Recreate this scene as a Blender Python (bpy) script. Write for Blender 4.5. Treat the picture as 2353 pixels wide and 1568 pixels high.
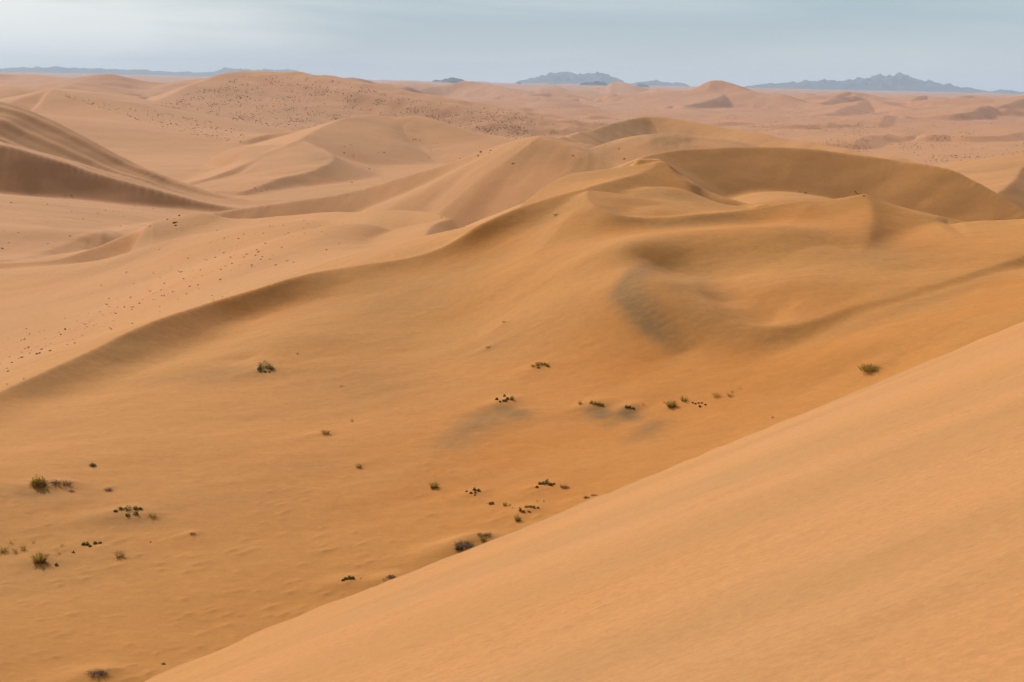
import bpy, math, random
import numpy as np
from mathutils import Matrix, Vector

for o in list(bpy.data.objects):
    bpy.data.objects.remove(o)
S = bpy.context.scene
COL = S.collection
RNG = np.random.default_rng(7)
random.seed(7)

# ------------------------------------------------------------------ camera
F = 3922.0                       # focal length in units of a 2353 px wide picture (60 mm)
PITCH = math.atan(593.0 / F)
ROLL = math.atan(0.0213)
cam_d = bpy.data.cameras.new("camera")
cam_d.sensor_width = 36.0
cam_d.lens = 36.0 * F / 2353.0
cam_d.clip_start = 0.1
cam_d.clip_end = 200000.0
cam = bpy.data.objects.new("camera", cam_d)
COL.objects.link(cam)
fw = Vector((0, math.cos(PITCH), -math.sin(PITCH)))
up0 = Vector((0, math.sin(PITCH), math.cos(PITCH)))
rt0 = Vector((1, 0, 0))
rt = rt0 * math.cos(ROLL) + up0 * math.sin(ROLL)
up = up0 * math.cos(ROLL) - rt0 * math.sin(ROLL)
m = Matrix.Identity(4)
for i in range(3):
    m[i][0] = rt[i]; m[i][1] = up[i]; m[i][2] = -fw[i]
cam.matrix_world = m
S.camera = cam

# ------------------------------------------------------------------ light
SUN_AZ = -34.0       # degrees from the view direction, negative = left
SUN_EL = 37.0
S.view_settings.view_transform = 'Standard'
S.view_settings.look = 'None'
S.view_settings.gamma = 1.0
S.view_settings.exposure = 0.24
W = bpy.data.worlds.new("World"); S.world = W; W.use_nodes = True
nt = W.node_tree; nt.nodes.clear()
out = nt.nodes.new('ShaderNodeOutputWorld'); bg = nt.nodes.new('ShaderNodeBackground')
sky = nt.nodes.new('ShaderNodeTexSky'); sky.sky_type = 'NISHITA'; sky.sun_disc = False
sky.sun_elevation = math.radians(SUN_EL)
sky.sun_rotation = math.radians(SUN_AZ)
sky.altitude = 600; sky.air_density = 1.0; sky.dust_density = 2.0; sky.ozone_density = 1.5
tcw = nt.nodes.new('ShaderNodeTexCoord')
mpw = nt.nodes.new('ShaderNodeMapping'); mpw.inputs['Scale'].default_value = (1.8, 1.8, 15.0)
mpw.inputs['Rotation'].default_value = (0.0, 0.03, 0.0)
nz = nt.nodes.new('ShaderNodeTexNoise'); nz.inputs['Scale'].default_value = 1.5
nz.inputs['Detail'].default_value = 6; nz.inputs['Roughness'].default_value = 0.5
nz.inputs['Distortion'].default_value = 0.4
rmp = nt.nodes.new('ShaderNodeMapRange'); rmp.inputs[1].default_value = 0.38; rmp.inputs[2].default_value = 0.60
rmp.inputs[3].default_value = 0.0; rmp.inputs[4].default_value = 0.8
sep = nt.nodes.new('ShaderNodeSeparateXYZ'); nt.links.new(tcw.outputs['Generated'], sep.inputs[0])
# the lowest few degrees: pale dusty air clearing to blue
elev = nt.nodes.new('ShaderNodeMapRange'); elev.inputs[1].default_value = 0.0; elev.inputs[2].default_value = 0.058
elev.interpolation_type = 'SMOOTHSTEP'
elev.inputs[3].default_value = 0.0; elev.inputs[4].default_value = 1.0
nt.links.new(sep.outputs['Z'], elev.inputs[0])
low = nt.nodes.new('ShaderNodeMix'); low.data_type = 'RGBA'
low.inputs['A'].default_value = (6.6, 7.0, 7.0, 1); low.inputs['B'].default_value = (4.3, 5.7, 6.35, 1)
nt.links.new(elev.outputs[0], low.inputs['Factor'])
hi = nt.nodes.new('ShaderNodeMapRange'); hi.inputs[1].default_value = 0.065; hi.inputs[2].default_value = 0.16
hi.inputs[3].default_value = 0.0; hi.inputs[4].default_value = 1.0
nt.links.new(sep.outputs['Z'], hi.inputs[0])
lowhi = nt.nodes.new('ShaderNodeMix'); lowhi.data_type = 'RGBA'
nt.links.new(hi.outputs[0], lowhi.inputs['Factor']); nt.links.new(low.outputs['Result'], lowhi.inputs['A']); nt.links.new(sky.outputs[0], lowhi.inputs['B'])
mxw = nt.nodes.new('ShaderNodeMix'); mxw.data_type = 'RGBA'
mxw.inputs['B'].default_value = (10.5, 10.7, 10.3, 1)
# more cloud towards the left
lft = nt.nodes.new('ShaderNodeMapRange'); lft.inputs[1].default_value = 0.15; lft.inputs[2].default_value = -0.30
lft.inputs[3].default_value = 0.25; lft.inputs[4].default_value = 1.25
nt.links.new(sep.outputs['X'], lft.inputs[0])
ml = nt.nodes.new('ShaderNodeMath'); ml.operation = 'MULTIPLY'; ml.use_clamp = True
nt.links.new(tcw.outputs['Generated'], mpw.inputs['Vector'])
nt.links.new(mpw.outputs[0], nz.inputs['Vector'])
nt.links.new(nz.outputs[0], rmp.inputs[0])
nt.links.new(rmp.outputs[0], ml.inputs[0]); nt.links.new(lft.outputs[0], ml.inputs[1])
nt.links.new(ml.outputs[0], mxw.inputs['Factor'])
nt.links.new(lowhi.outputs['Result'], mxw.inputs['A'])
nt.links.new(mxw.outputs['Result'], bg.inputs[0])
bg.inputs[1].default_value = 0.075
nt.links.new(bg.outputs[0], out.inputs[0])

sd = bpy.data.lights.new("sun", 'SUN'); sd.energy = 5.0; sd.angle = math.radians(0.6)
sd.color = (1.0, 0.95, 0.87)
sun = bpy.data.objects.new("sun", sd); COL.objects.link(sun)
a, e = math.radians(SUN_AZ), math.radians(SUN_EL)
L = Vector((math.sin(a) * math.cos(e), math.cos(a) * math.cos(e), math.sin(e)))
sun.rotation_euler = L.to_track_quat('Z', 'Y').to_euler()
sun.location = L * 300

# ------------------------------------------------------------------ helpers
def ray(x, y):
    """azimuth and tangent of the angle below the horizon of a line of sight"""
    cx = (x - 1176.5) / F; cy = (784.0 - y) / F
    a_ = cx * math.cos(ROLL) - cy * math.sin(ROLL)
    b_ = cx * math.sin(ROLL) + cy * math.cos(ROLL)
    X = a_; Y = math.cos(PITCH) + b_ * math.sin(PITCH); Z = -math.sin(PITCH) + b_ * math.cos(PITCH)
    h = math.hypot(X, Y)
    return math.atan2(X, Y), -Z / h

def P3(x, y, r):
    az, t = ray(x, y)
    return np.array([r * math.sin(az), r * math.cos(az), -r * t])

def lattice(n, seed):
    return np.random.default_rng(seed).random((n, n)) * 2 - 1

_LAT = [lattice(256, s) for s in range(8)]
def vnoise(x, y, k=0):
    T = _LAT[k % 8]
    xi = np.floor(x).astype(np.int64); yi = np.floor(y).astype(np.int64)
    fx = x - xi; fy = y - yi
    fx = fx * fx * fx * (fx * (fx * 6 - 15) + 10); fy = fy * fy * fy * (fy * (fy * 6 - 15) + 10)
    xi &= 255; yi &= 255; x1 = (xi + 1) & 255; y1 = (yi + 1) & 255
    return (T[xi, yi] * (1 - fx) + T[x1, yi] * fx) * (1 - fy) + (T[xi, y1] * (1 - fx) + T[x1, y1] * fx) * fy

def fbm(x, y, oct=4, k=0, gain=.5):
    s = 0; a = 1; f = 1
    for i in range(oct):
        s = s + a * vnoise(x * f + 17.3 * i, y * f - 9.1 * i, k + i); a *= gain; f *= 2.03
    return s

def smax(a, b, k):
    h = np.maximum(k - np.abs(a - b), 0) / k
    return np.maximum(a, b) + h * h * k * .25

def catmull(P, n=5):
    P = np.asarray(P, float)
    Q = np.vstack([2 * P[0] - P[1], P, 2 * P[-1] - P[-2]])
    out = []
    for i in range(len(P) - 1):
        p0, p1, p2, p3 = Q[i:i + 4]
        for j in range(n):
            t = j / n
            out.append(.5 * (2 * p1 + (p2 - p0) * t + (2 * p0 - 5 * p1 + 4 * p2 - p3) * t * t + (3 * p1 - p0 - 3 * p2 + p3) * t ** 3))
    out.append(P[-1])
    return np.array(out)

# ------------------------------------------------------------------ terrain grid (polar round the viewpoint hill)
AZF = math.radians(19.5)
az_f = np.linspace(-AZF, AZF, 1150)
az_o = np.radians(np.concatenate([np.linspace(20.0, 30, 26), np.linspace(32, 75, 22)]))
AZ = np.concatenate([-az_o[::-1], az_f, az_o])
rr = [45.0]
while rr[-1] < 70000:
    r_ = rr[-1]
    st = .02 if r_ < 95 else (.0021 if r_ < 420 else (.0024 if r_ < 1600 else (.0042 if r_ < 12000 else .02)))
    rr.append(r_ * (1 + st))
R = np.array(rr)
NA, NR = len(AZ), len(R)
RR, AA = np.meshgrid(R, AZ, indexing='ij')
GX = RR * np.sin(AA); GY = RR * np.cos(AA); LV = np.log(RR)

# ---- broad form: scattered heights, joined by a thin-plate surface in (azimuth, log distance)
def mscale(x):
    return float(np.interp(x, [500, 1100], [1.0, .92]))
BASE = []
def bp(x, y, r): az, t = ray(x, y); BASE.append((az, math.log(r), -r * t))
def bz(x, r, z): az, t = ray(x, 700); BASE.append((az, math.log(r), z))
for x, z in ((-1500, -50), (-300, -46), (600, -44), (1300, -41), (2000, -38), (2700, -35), (3800, -32)):
    bz(x, 50, z); bz(x, 90, z + 1)
for x, y, r in ((-300, 1620, 115), (0, 1590, 117), (450, 1560, 117), (900, 1500, 121),
                (0, 1270, 149), (350, 1230, 151), (700, 1200, 152), (1100, 1180, 152), (1500, 1150, 150), (1900, 1100, 148), (2353, 1010, 150), (2650, 960, 150),
                (-300, 1100, 170), (0, 1010, 190), (350, 920, 205), (700, 900, 205), (1050, 880, 203), (1400, 860, 200), (1750, 860, 190), (2000, 850, 184), (2353, 775, 180),
                (700, 780, 232), (1050, 740, 235), (1400, 740, 222), (1750, 790, 203), (2000, 795, 190), (2200, 800, 182),
                (1850, 660, 222), (1600, 620, 238), (1300, 620, 245), (1050, 660, 250),
                (1850, 560, 252), (1600, 560, 254), (1420, 560, 256), (1150, 610, 257), (1260, 540, 266), (1310, 500, 273)):
    bp(x, y, r)
# hollow behind the near brink
for x, y, r in ((1500, 492, 268), (1600, 487, 272), (1700, 480, 280), (1740, 478, 284), (1000, 545, 310)):
    bp(x, y, r)
# dotted slope beyond the ridge at left
for x, y, r in ((-200, 900, 330), (0, 860, 335), (0, 750, 420), (0, 655, 510), (250, 700, 400), (250, 620, 500), (450, 600, 450), (450, 540, 520),
                (600, 560, 440), (600, 520, 500), (750, 540, 420), (750, 505, 470), (880, 520, 395), (900, 570, 330), (-300, 650, 540)):
    bp(x, y, r)
bz(1545, 294, -17.2); bz(1600, 296, -18.6); bz(1660, 292, -20.0); bz(1485, 284, -18.6)
bz(1090, 330, -33)
for x, r, z in ((2200, 235, -23.3), (2200, 270, -23.3), (2353, 250, -23.5), (2353, 285, -26.5), (2050, 222, -25.0), (2050, 255, -23.6), (2650, 250, -22.5), (2110, 275, -22.9), (2200, 290, -24)):
    bz(x, r, z)
# hidden ground behind the two peaks
bz(1300, 420, -58); bz(1300, 620, -72); bz(1500, 430, -46); bz(1700, 480, -42); bz(1950, 450, -44); bz(2200, 450, -52); bz(2500, 430, -55)
bp(1750, 440, 600); bp(1800, 463, 540); bp(1930, 462, 590); bz(2200, 580, -52); bz(2400, 600, -60); bz(2500, 450, -52)
# floor beyond
for x, z in ((-600, -80), (0, -84), (300, -94)):
    bz(x, 850, z + 2); bz(x, 1200, z)
bz(470, 1250, -102); bz(600, 1250, -106)
bz(-300, 660, -74); bz(0, 640, -72); bz(0, 730, -79); bz(250, 645, -67.5); bz(250, 740, -75); bz(380, 670, -66); bz(380, 770, -78); bz(200, 880, -80); bz(1000, 900, -85); bz(1150, 850, -82); bz(750, 900, -86); bz(550, 950, -96); bz(1000, 560, -80); bz(750, 620, -82); bz(1200, 780, -78)
bz(650, 760, -86); bz(900, 680, -85); bz(1100, 720, -84); bz(650, 1080, -102); bz(800, 1250, -100); bz(900, 1050, -82); bz(1100, 1050, -76)
bp(600, 442, 1460); bp(800, 432, 1480); bp(440, 412, 1640); bp(550, 385, 1740); bp(1000, 400, 1660)
bp(350, 352, 1950); bp(200, 330, 2000); bp(80, 262, 2200); bz(-500, 2200, -40)
bp(1300, 385, 860); bp(1380, 357, 950); bp(1480, 335, 1010); bp(1600, 330, 1000)
bz(1800, 1000, -44); bz(2100, 900, -52); bz(2400, 1100, -60)
bz(1300, 1500, -86); bz(1700, 1500, -88); bz(2200, 1600, -90); bz(2700, 1600, -90)
for x in (-1500, -300, 500, 1200, 1900, 2600, 3800):
    bz(x, 2750, -97); bz(x, 4500, -97); bz(x, 9000, -98); bz(x, 14000, -85); bz(x, 20000, -62); bz(x, 34000, -22); bz(x, 55000, -30); bz(x, 90000, -40)
bz(-2500, 300, -60); bz(4500, 300, -30); bz(-2500, 900, -80); bz(4500, 900, -60)
bz(-6000, 60, -52); bz(-6000, 400, -70); bz(-6000, 2500, -90); bz(9000, 60, -30); bz(9000, 400, -50); bz(9000, 2500, -90)
BASE = np.array(BASE)

def tps_fit(B, lam=2e-5):
    n = len(B)
    d2 = (B[:, None, 0] - B[None, :, 0]) ** 2 + (B[:, None, 1] - B[None, :, 1]) ** 2
    K = d2 * np.log(d2 + 1e-12) * .5 + lam * np.eye(n)
    Pm = np.column_stack([np.ones(n), B[:, 0], B[:, 1]])
    A = np.zeros((n + 3, n + 3)); A[:n, :n] = K; A[:n, n:] = Pm; A[n:, :n] = Pm.T
    b = np.zeros(n + 3); b[:n] = B[:, 2]
    return np.linalg.solve(A, b)
cf = tps_fit(BASE)
def tps_eval(U, V):
    s = cf[-3] + cf[-2] * U + cf[-1] * V
    for i, (u, v, _) in enumerate(BASE):
        d2 = (U - u) ** 2 + (V - v) ** 2 + 1e-12
        s = s + cf[i] * .5 * d2 * np.log(d2)
    return s
# evaluate on a thinned lattice and upsample (the surface is smooth)
ir = np.unique(np.r_[np.arange(0, NR, 4), NR - 1]); ia = np.unique(np.r_[np.arange(0, NA, 4), NA - 1])
Zc = tps_eval(AA[np.ix_(ir, ia)], LV[np.ix_(ir, ia)])
def up1(A, xi, xo):
    # cubic (Catmull-Rom, non uniform safe) along axis 0
    g = np.gradient(A, xi, axis=0)
    j = np.clip(np.searchsorted(xi, xo, side='right') - 1, 0, len(xi) - 2)
    h = (xi[j + 1] - xi[j]); t = (xo - xi[j]) / h
    t = t[:, None]; h = h[:, None]
    return ((2 * t ** 3 - 3 * t ** 2 + 1) * A[j] + (t ** 3 - 2 * t ** 2 + t) * h * g[j] + (-2 * t ** 3 + 3 * t ** 2) * A[j + 1] + (t ** 3 - t ** 2) * h * g[j + 1])
Z = up1(Zc, np.log(R[ir]), np.log(R))
Z = up1(Z.T.copy(), AZ[ia], AZ).T.copy()

# ---- crests
def near_poly(W3, reach, blend=.07):
    """nearest point on a polyline for the grid cells within reach: index window, dist, side (+ = camera side), interpolated columns"""
    xy = W3[:, :2]
    rad = np.hypot(xy[:, 0], xy[:, 1]); az = np.arctan2(xy[:, 0], xy[:, 1])
    r0, r1 = max(rad.min() - reach, 40), rad.max() + reach
    i0, i1 = np.searchsorted(R, r0), np.searchsorted(R, r1)
    da = math.asin(min(reach / max(rad.min(), reach * 1.001), .999))
    j0, j1 = np.searchsorted(AZ, az.min() - da), np.searchsorted(AZ, az.max() + da)
    sl = (slice(i0, i1), slice(j0, j1))
    X = GX[sl]; Y = GY[sl]
    seg = np.diff(xy, axis=0); ln = np.hypot(seg[:, 0], seg[:, 1]) + 1e-9
    nrm = np.column_stack([seg[:, 1], -seg[:, 0]]) / ln[:, None]      # to the right of travel = camera side for left-to-right lines
    vn = np.vstack([nrm[:1], nrm[:-1] + nrm[1:], nrm[-1:]]); vn /= np.linalg.norm(vn, axis=1)[:, None] + 1e-9
    def one(s):
        px = X - xy[s, 0]; py = Y - xy[s, 1]
        t0 = (px * seg[s, 0] + py * seg[s, 1]) / ln[s] ** 2
        t = np.clip(t0, 0, 1)
        ov = np.abs(t0 - t) * ln[s] if s in (0, len(seg) - 1) else 0.0
        if len(seg) > 1 and s == 0: ov = np.where(t0 < 0, ov, 0)
        if len(seg) > 1 and s == len(seg) - 1: ov = np.where(t0 > 1, ov, 0)
        px -= t * seg[s, 0]; py -= t * seg[s, 1]
        return t, px, py, np.sqrt(px * px + py * py), ov
    best = np.full(X.shape, 1e9)
    for s in range(len(seg)):
        np.minimum(best, one(s)[3], out=best)
    # every stretch of the line counts by how nearly it is the nearest one: no jumps where two stretches tie
    wid = blend * best + .25
    sw = np.zeros(X.shape); sp = np.zeros((W3.shape[1] - 2,) + X.shape); lat = np.zeros(X.shape); over = np.zeros(X.shape)
    for s in range(len(seg)):
        t, px, py, d, ov = one(s)
        w = np.exp(-np.minimum((d - best) / wid, 30)) + 1e-12
        w[d - best > 8 * wid] = 0
        nx = vn[s, 0] * (1 - t) + vn[s + 1, 0] * t; ny = vn[s, 1] * (1 - t) + vn[s + 1, 1] * t
        lat += w * (px * nx + py * ny) / (d + 1e-3)
        sw += w
        over += w * ov
        for q in range(sp.shape[0]):
            sp[q] += w * (W3[s, 2 + q] * (1 - t) + W3[s + 1, 2 + q] * t)
    near_poly.over = over / sw
    return sl, best, lat / sw, sp / sw

def dune(pts, sf, sb, k=1.0, Lf=None, Lb=None, reach=None, group=False, rnd=0.0, wob=0.0, tail=.30, bmax=None, fmax=None, endf=.35, rs=1.0, blend=.07):
    """raise a crest: pts (x, y, distance[, front slope, back slope]); sf slope on the camera side, sb beyond; L = run over which the face flattens"""
    rows = []
    for p in pts:
        r = p[2] * (mscale(p[0]) if group else rs)
        w = P3(p[0], p[1], r)
        rows.append([w[0], w[1], w[2], p[3] if len(p) > 3 else sf, p[4] if len(p) > 4 else sb])
    C = catmull(rows, 5)
    if reach is None:
        zz = C[:, 2].max() + 105
        reach = min(zz / max(min(C[:, 3].min(), C[:, 4].min()), .05), 1500)
    sl, d, lat, (z, f, b) = near_poly(C, reach, blend)
    w = np.clip(lat * 2.2 * .5 + .5, 0, 1)
    if wob:
        d = d * (1 + wob * fbm(GX[sl] / 60, GY[sl] / 60, 3, 2))
    rn = max(rnd, .0011 * float(np.hypot(C[:, 0], C[:, 1]).mean()))
    dd = np.sqrt(d * d + rn * rn) - rn
    df = (f - tail) * Lf * (1 - np.exp(-dd / Lf)) + tail * dd if Lf else f * dd
    db = b * dd
    if bmax: db = db + .6 * np.maximum(dd - bmax, 0)
    if fmax: df = df + .6 * np.maximum(dd - fmax, 0)
    e_ = np.maximum(d / reach - .45, 0)
    h = z - (df * w + db * (1 - w)) - endf * near_poly.over - e_ * e_ * (max(90, reach * .25)) / .3
    Z[sl] = smax(Z[sl], h, k)
    return sl, d, lat

def hit(x, y, rmin=0.0):
    """first surface point met by the line of sight"""
    az, t = ray(x, y)
    j = int(np.clip(np.searchsorted(AZ, az) - 1, 0, NA - 2)); f = (az - AZ[j]) / (AZ[j + 1] - AZ[j])
    zc = Z[:, j] * (1 - f) + Z[:, j + 1] * f
    tc = -zc / R
    ok = np.where((tc <= t) & (R > max(rmin, 95)))[0]
    if len(ok) == 0: return None
    i = max(ok[0], 1)
    ta, tb = tc[i - 1], tc[i]
    q = np.clip((ta - t) / (ta - tb + 1e-12), 0, 1) if ta > t else 1.0
    r = R[i - 1] * (1 - q) + R[i] * q
    z = zc[i - 1] * (1 - q) + zc[i] * q
    return np.array([r * math.sin(az), r * math.cos(az), z])

def line_world(pts):
    """points given as (x, y, extra...) -> world polyline on the current surface with extras interpolated"""
    rows = []
    for p in pts:
        h = hit(p[0], p[1])
        rows.append([h[0], h[1], h[2]] + list(p[2:]))
    return catmull(rows, 5)

def bump(pts, wf, wb, sharp=0.0, reach=None):
    """add an uneven-sided swell along a line: pts (x, y, height)"""
    C = line_world(pts)
    sl, d, lat, (_, A) = near_poly(C, reach or max(wf, wb) * 3.2, .45)
    w = np.clip(lat * .5 + .5, 0, 1); w = w * w * (3 - 2 * w)
    wd = wf * w + wb * (1 - w)
    g = np.exp(-(d / wd) ** 2) if not sharp else np.exp(-((d / wd) ** 2) / (1 + (d / wd) * sharp) - sharp * d / wd * .6)
    Z[sl] += A * g

# main ridge, from the left edge of the view up to the first peak
dune([(-400, 1060, 185), (-150, 965, 197), (0, 901, 212, .36), (100, 858, 220, .36), (200, 812, 229, .40), (300, 763, 238, .46), (400, 724, 246, .56), (500, 692, 254, .66), (600, 667, 261, .66), (700, 638, 269, .46), (760, 624, 274, .38),
      (830, 611, 278, .34), (930, 597, 284, .40), (1000, 577, 288, .58), (1050, 552, 291, .68, .35), (1090, 526, 294, .70, .4), (1130, 506, 297, .66, .45), (1180, 485, 300, .52, .5), (1240, 465, 303, .42, .5), (1300, 447, 305, .38, .5), (1345, 437, 306, .34, .5)],
     .36, .30, k=1.2, Lf=11, group=True, tail=.16)
# shelf and crest of the first peak
dune([(1340, 437, 308, .4, .5), (1390, 421, 316, .46, .2), (1450, 404, 326, .46, .08), (1495, 386, 334, .30, .06), (1520, 369, 338, .14, .2), (1545, 383, 339, .06, .5), (1580, 408, 338, .02, .5), (1620, 434, 338, .02, .5), (1670, 455, 336, .04, .5), (1720, 468, 334, .2, .5), (1765, 474, 328, .2, .5)],
     .30, .07, k=.5, reach=75, group=True, Lf=40, tail=.10, bmax=14, endf=.7)
dune([(1328, 434, 316), (1365, 414, 332), (1400, 396, 346), (1418, 392, 350), (1460, 372, 352), (1490, 365, 349), (1510, 364, 345, .02, .8), (1520, 367, 340, .02, 1.0)],
     .06, .6, k=.3, reach=100, group=True, fmax=14, endf=1.2)
# the long brink between the two peaks
dune([(1350, 441, 303), (1350, 455, 299), (1356, 474, 294), (1378, 493, 289), (1410, 505, 286), (1450, 510, 285), (1520, 508, 285), (1600, 500, 286), (1700, 489, 290, .4, .05), (1800, 474, 296, .4, .3), (1860, 468, 299, .4, .5), (1920, 467, 301, .4, .5), (1960, 462, 302, .4, .5), (1985, 458, 303, .4, .5)],
     .62, .07, k=.6, Lf=12, tail=.34, reach=60, group=True, endf=.6)
# second peak and the line running out to the right
dune([(1985, 458, 304), (2010, 463, 308), (2040, 471, 313), (2080, 481, 318), (2150, 496, 325), (2200, 506, 328), (2280, 527, 331), (2353, 547, 332), (2450, 575, 332), (2700, 650, 320)],
     .30, .5, k=1.0, reach=160, group=True, Lf=25, tail=.18)
# spur coming down from the second peak: its right side falls away from the sun
dune([(1986, 459, 303), (1996, 478, 297), (2000, 505, 288), (1997, 540, 278), (1990, 575, 270), (1978, 615, 262), (1960, 660, 252)][::-1],
     .50, .16, k=1.8, reach=44, group=True, Lf=18, tail=.12, rnd=.8, endf=.3)
# lower right ridge
dune([(2700, 480, 262), (2450, 545, 250), (2353, 583, 240), (2280, 614, 231), (2200, 645, 223), (2120, 671, 217), (2050, 692, 212), (1960, 713, 209), (1870, 737, 205, .5, .08), (1776, 757, 203, .46, .08), (1700, 754, 205, .42, .08), (1645, 733, 209, .38, .08),
      (1612, 700, 217, .3, .08), (1606, 668, 226, .2, .08), (1630, 645, 234, .1, .08)][::-1], .62, .07, k=.8, reach=60, Lf=20, rnd=1, endf=.3, tail=.26)

# dotted slope's crest and its far side
dune([(-500, 640, 565), (-100, 612, 568, .15), (0, 607, 570, .15), (130, 602, 575, .15), (230, 575, 585, .15), (300, 548, 596, .15), (380, 513, 590, .2), (430, 493, 582), (455, 489, 575), (490, 492, 568), (530, 501, 560), (600, 500, 540),
      (720, 490, 510), (830, 486, 475), (900, 483, 455), (960, 485, 435), (1000, 492, 420, .35), (1035, 502, 405, .55), (1065, 509, 396, .6), (1095, 518, 384, .6)],
     .26, .5, k=1.0, reach=260)
_c = P3(1062, 530, 374)
Z -= 5.0 * np.exp(-(((GX - _c[0]) / 17) ** 2 + ((GY - _c[1]) / 24) ** 2) ** 1.5)
dune([(985, 562, 330), (976, 548, 345), (982, 530, 364), (1000, 514, 386), (1035, 502.5, 404)], .62, .22, k=.6, reach=50, endf=.5)
# brown slope across the middle and the rise behind it
dune([(440, 499, 975), (540, 481, 970), (640, 466, 965), (720, 455, 960), (800, 440, 955), (880, 422, 950), (950, 402, 943), (1020, 380, 935), (1090, 354, 926), (1150, 334, 915), (1200, 319, 902), (1238, 312, 890)],
     .60, .10, k=2, reach=300)
dune([(1238, 312, 885), (1280, 326, 870), (1330, 345, 850), (1390, 366, 830), (1440, 384, 810)], .74, .25, k=3, reach=260, endf=.8)
dune([(1238, 313, 900), (1290, 315, 960), (1330, 306, 1040), (1380, 292, 1110), (1430, 278, 1170), (1480, 268, 1200), (1520, 268, 1200), (1560, 275, 1190), (1650, 291, 1160), (1750, 308, 1120), (1850, 326, 1080), (1950, 345, 1040),
      (2050, 362, 1000), (2130, 377, 970), (2200, 391, 940)],
     .46, .45, k=3, reach=420, Lf=50, tail=.26)
# the tall brown face behind the peaks
dune([(1360, 425, 520), (1430, 386, 560), (1470, 366, 585), (1520, 350, 608), (1600, 340, 622), (1720, 335, 635), (1850, 340, 641), (1950, 352, 643), (2050, 366, 642, .5, .42), (2170, 383, 636, .48, .42), (2230, 412, 630, .44, .42), (2300, 455, 621, .42, .42),
      (2353, 491, 613, .42, .42), (2500, 590, 590, .42, .42)],
     .50, .42, k=2, reach=260, endf=.6)
# right-hand dunes at middle distance
dune([(2170, 391, 960), (2242, 384, 930), (2297, 376, 910), (2352, 367, 900), (2500, 345, 880)], .5, .05, k=2, reach=240)
dune([(2270, 454, 690), (2281, 447, 705), (2309, 431, 730), (2333, 409, 770), (2352, 380, 830), (2400, 350, 880)][::1], .55, .14, k=2, reach=200)

# left: lower crest, then the streaked slope and its skyline
dune([(-500, 240, 1380), (-200, 290, 1350), (0, 332, 1335), (75, 352, 1333), (150, 375, 1330), (230, 400, 1328), (300, 420, 1326), (400, 448, 1324), (470, 466, 1322), (540, 478, 1320), (640, 484, 1318)], .64, .05, k=2.5, reach=330)
sl, d, lat = dune([(-500, 160, 1620), (-200, 190, 1570), (0, 232, 1530), (50, 246, 1520), (100, 266, 1510), (150, 291, 1495), (200, 318, 1480), (250, 345, 1465), (300, 371, 1450), (350, 393, 1435), (400, 412, 1425), (450, 430, 1410),
      (500, 446, 1395), (560, 459, 1380), (630, 467, 1365), (700, 473, 1350)], .19, .5, k=3, reach=420)
LOWC = catmull([list(P3(*q)) for q in ((-500, 240, 1380), (0, 332, 1335), (150, 375, 1330), (300, 420, 1326), (400, 448, 1324), (540, 478, 1320), (640, 484, 1318))], 5)
sl2, d2, lat2, _ = near_poly(LOWC, 330)
D1 = np.full(Z.shape, 1e3); D2 = np.full(Z.shape, 1e3); L1_ = np.zeros(Z.shape); L2_ = np.zeros(Z.shape)
D1[sl] = d; D2[sl2] = d2; L1_[sl] = lat; L2_[sl2] = lat2
fr_ = D1 / (D1 + D2)
ins = (L1_ > 0) & (L2_ < 0) & (D1 + D2 < 600)
u = fr_ * 6.0 + .35 * fbm(GX / 300, GY / 420, 2, 1)
v_ = np.clip(fbm(GX / 130, GY / 190, 2, 4) + .75, .25, 1.3)
saw = lambda q: np.where(q % 1 < .68, (q % 1) / .68, (1 - q % 1) / .32) - .5
sm = lambda q: .6 * saw(q) + .4 * np.sin(2 * np.pi * (q - .42)) * .5
stk = sm(u) + .45 * sm(u * 2.1 + .3)
Z += np.where(ins, 7.0 * v_ * stk * np.clip((D1 + D2 - 62) / 110, 0, 1.0) * np.clip(fr_ / .06, 0, 1) * np.clip((1 - fr_) / .18, 0, 1), 0)
# pink face further back with its dotted far slope
dune([(20, 240, 2250), (60, 222, 2280), (110, 207, 2300), (125, 205, 2300), (160, 220, 2250), (200, 240, 2200), (260, 263, 2120), (330, 286, 2020), (430, 315, 1940), (520, 336, 1880)], .13, .13, k=4, reach=700, rs=1.11)
dune([(520, 337, 1850), (580, 319, 1880), (620, 308, 1900), (680, 299, 1900), (740, 294, 1890)], .6, .06, k=2, reach=200, rs=1.12)
# centre-left dune
dune([(470, 412, 1370, .4), (520, 395, 1400, .4), (560, 378, 1440, .4), (630, 346, 1520, .36), (690, 320, 1590, .3), (730, 298, 1690, .22), (760, 284, 1760), (800, 270, 1830), (855, 264, 1880), (882, 266, 1890), (908, 269, 1895), (935, 267, 1900), (965, 267, 1905),
      (1000, 276, 1880), (1060, 297, 1830), (1130, 312, 1790), (1190, 322, 1750), (1260, 335, 1700)], .18, .3, k=3, reach=620, wob=.04, rs=1.13, blend=.22)
dune([(560, 440, 1275), (600, 426, 1300), (650, 408, 1335), (700, 396, 1360), (735, 385, 1385), (758, 372, 1420), (765, 360, 1455), (745, 344, 1510), (700, 326, 1580)], .55, .08, k=2, reach=150, Lf=30, tail=.2, rs=1.13)

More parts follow.
